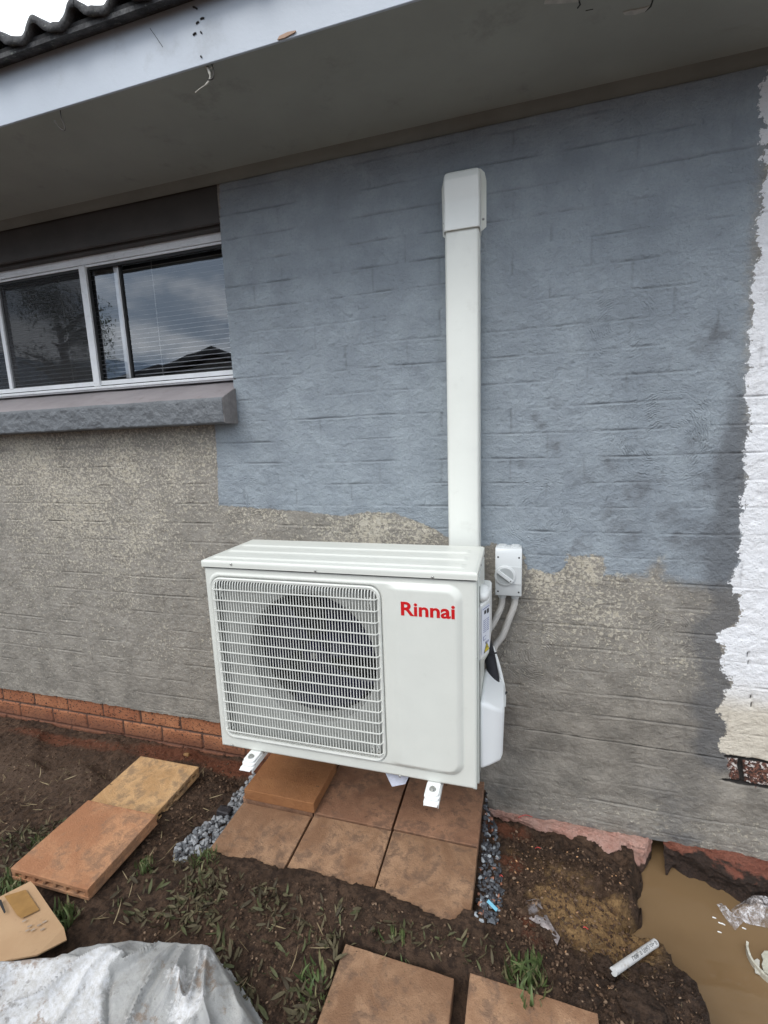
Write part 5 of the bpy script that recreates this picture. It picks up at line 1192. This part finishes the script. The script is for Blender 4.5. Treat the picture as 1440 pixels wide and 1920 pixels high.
ang = np.arctan2(Y-oy-.12, X-ox-.05); rad_ = np.hypot(X-ox-.05, Y-oy-.12)
fold = np.sin(ang*13+3*fbm(X, Y, .2, 3, 811)*1.5)*.5+fbm(ang*.6, rad_*.15, .12, 3, 821)
crs = (1-np.abs(fbm(ang*.5+.1*fbm(X, Y, .2, 3, 861), rad_*.25, .10, 2, 833, .4)))**8
folds = (.008*fold+.036*crs+.018*(1-np.abs(fbm(X, Y, .16, 2, 831, .4)))**8)*sstep(rad_, .04, .22)
Zs_ = topz*sstep(sdv, -.022, .02)+folds*sstep(sdv, .0, .05)+.0008*fbm(X, Y, .02, 3, 841)
# torn step: the front part of the sheet lies a little higher
tear = sdpoly(X, Y, [G(a, b, .15) for a, b in [(-60, 1806), (100, 1797), (150, 1795), (215, 1793), (240, 1790), (212, 1815), (200, 1840), (195, 1990), (-60, 1990)]])
Zs_ += .008*sstep(tear, -.002, .003)
Zs_ -= .010*np.exp(-(tear/.008)**2)*(X > G(200, 1800, .15)[0]-.02)
wht = np.clip(.65*sstep(tear, -.01, .02)+.45*sstep(fbm(X, Y, .2, 3, 851), -.1, .4)*sstep(X, .45, .6)+.15, 0, 1)
grid('dusty_sheet', X, Y, Zs_, M_sheet, None, sdv[:-1, :-1] > -.024, {'dust': np.stack([wht, wht, wht, 1+0*X], -1)})
tag(bpy.data.objects['dusty_sheet'], 'crumpled whitish dust covered sheet heaped at the bottom left', 'sheet')

# ================================================================== WHAT THE WINDOW REFLECTS
def nb_house(cx, cy, rot, w_, d_, h, rh, label, col):
    t = thing('neighbouring_house', label, 'house', (cx, cy, -.1), 'neighbouring houses behind the viewer'); t.rotation_euler = (0, 0, rot)
    def ch(name, bm, mat, par):
        bmesh.ops.recalc_face_normals(bm, faces=bm.faces); me = bpy.data.meshes.new(name); bm.to_mesh(me); bm.free(); me.materials.append(mat); o = bpy.data.objects.new(name, me); C.objects.link(o); o.parent = par; return o
    bm = B(); box(bm, -w_/2, w_/2, -d_/2, d_/2, 0, h); prism(bm, [(-w_/2, h+.001), (w_/2, h+.001), (0, h+rh*.95)], 'y', -d_/2, d_/2); wl = ch('wall', bm, simple('neighbour_wall', col, .9), t)
    bm = B(); prism(bm, [(-w_/2-.5, h-.12), (-w_/2-.5, h), (0, h+rh+.1), (w_/2+.5, h), (w_/2+.5, h-.12), (0, h+rh-.05)], 'y', -d_/2-.5, d_/2+.5); ch('roof', bm, M_tile, t)
    for s_ in (-1, 1):
        bm = B(); box(bm, s_*w_*.25-.7, s_*w_*.25+.7, d_/2-.02, d_/2+.05, .9, 2.1); ch('window', bm, M_dark, wl)
nb_house(-7.9, -13.1, rad(-22), 7, 9, 2.45, 1.3, 'neighbouring gabled house, nearer one, reflected in the right window pane', (.3, .29, .27))
nb_house(-13.0, -14.2, rad(-44), 8, 9, 2.4, 1.5, 'neighbouring gabled house, farther one, reflected in the left part of the window', (.28, .26, .24))
hl = B(); nn_ = 60; pr = None
for i in range(nn_+1):
    a = rad(150+150*i/nn_); r = 240; hgt_ = 42+8*math.sin(i*.31)+5*math.sin(i*.83+1)
    q = [hl.verts.new((r_*math.cos(a), r_*math.sin(a), z)) for r_, z in ((r, -2), (r+40, hgt_), (r+120, -2))]
    if pr:
        hl.faces.new([pr[0], q[0], q[1], pr[1]]); hl.faces.new([pr[1], q[1], q[2], pr[2]])
    pr = q
tag(bmo('hills', hl, simple('hazed_hill', (.24, .31, .40), 1, .15, .02), None, 180), kind='structure')  # pale blue puts distance haze into the hill colour
def tree(cx, cy, h, r, label):
    t = thing('tree', label, 'tree', (cx, cy, -.1)); bm = B()
    tube(bm, [(cx, cy, -.1), (cx+.1, cy, h*.4), (cx, cy+.1, h*.8)], [.22, .15, .06], 10)
    for k in range(7):
        a = k*.9; z = h*(.35+.07*k); tube(bm, [(cx, cy, z), (cx+r*.4*math.cos(a), cy+r*.4*math.sin(a), z+h*.10), (cx+r*.75*math.cos(a), cy+r*.75*math.sin(a), z+h*.13)], [.08, .05, .02], 6)
    bmo('trunk', bm, simple('bark', (.10, .07, .05), .9, .3), t, 180)
    pl = []; cl_ = [(random.uniform(-1, 1)*r*.7, random.uniform(-1, 1)*r*.7, h*random.uniform(.45, 1.0), random.uniform(.25, .5)*r) for _ in range(26)]
    for i in range(9000):
        a, b, c, d = random.choice(cl_); v = Vector((random.gauss(0, 1), random.gauss(0, 1), random.gauss(0, 1))).normalized()*d*random.random()**.4; l = random.uniform(.06, .13)
        pl.append((random.randrange(4), Matrix.Translation((cx+a+v.x, cy+b+v.y, c+v.z*.8)) @ Matrix.Rotation(random.uniform(0, 6.28), 4, 'Z') @ Matrix.Rotation(random.uniform(-1.5, 1.5), 4, 'X') @ Matrix.Diagonal((l, l, l, 1))))
    multi('crown', LEAF, pl, leaf_mat('tree_leaf', [(.03, .055, .02), (.06, .09, .035), (.08, .09, .04)]), t, col=True)
tree(-11.2, -8.9, 6.0, 1.5, 'leafy tree behind the viewer, reflected in the left window pane')
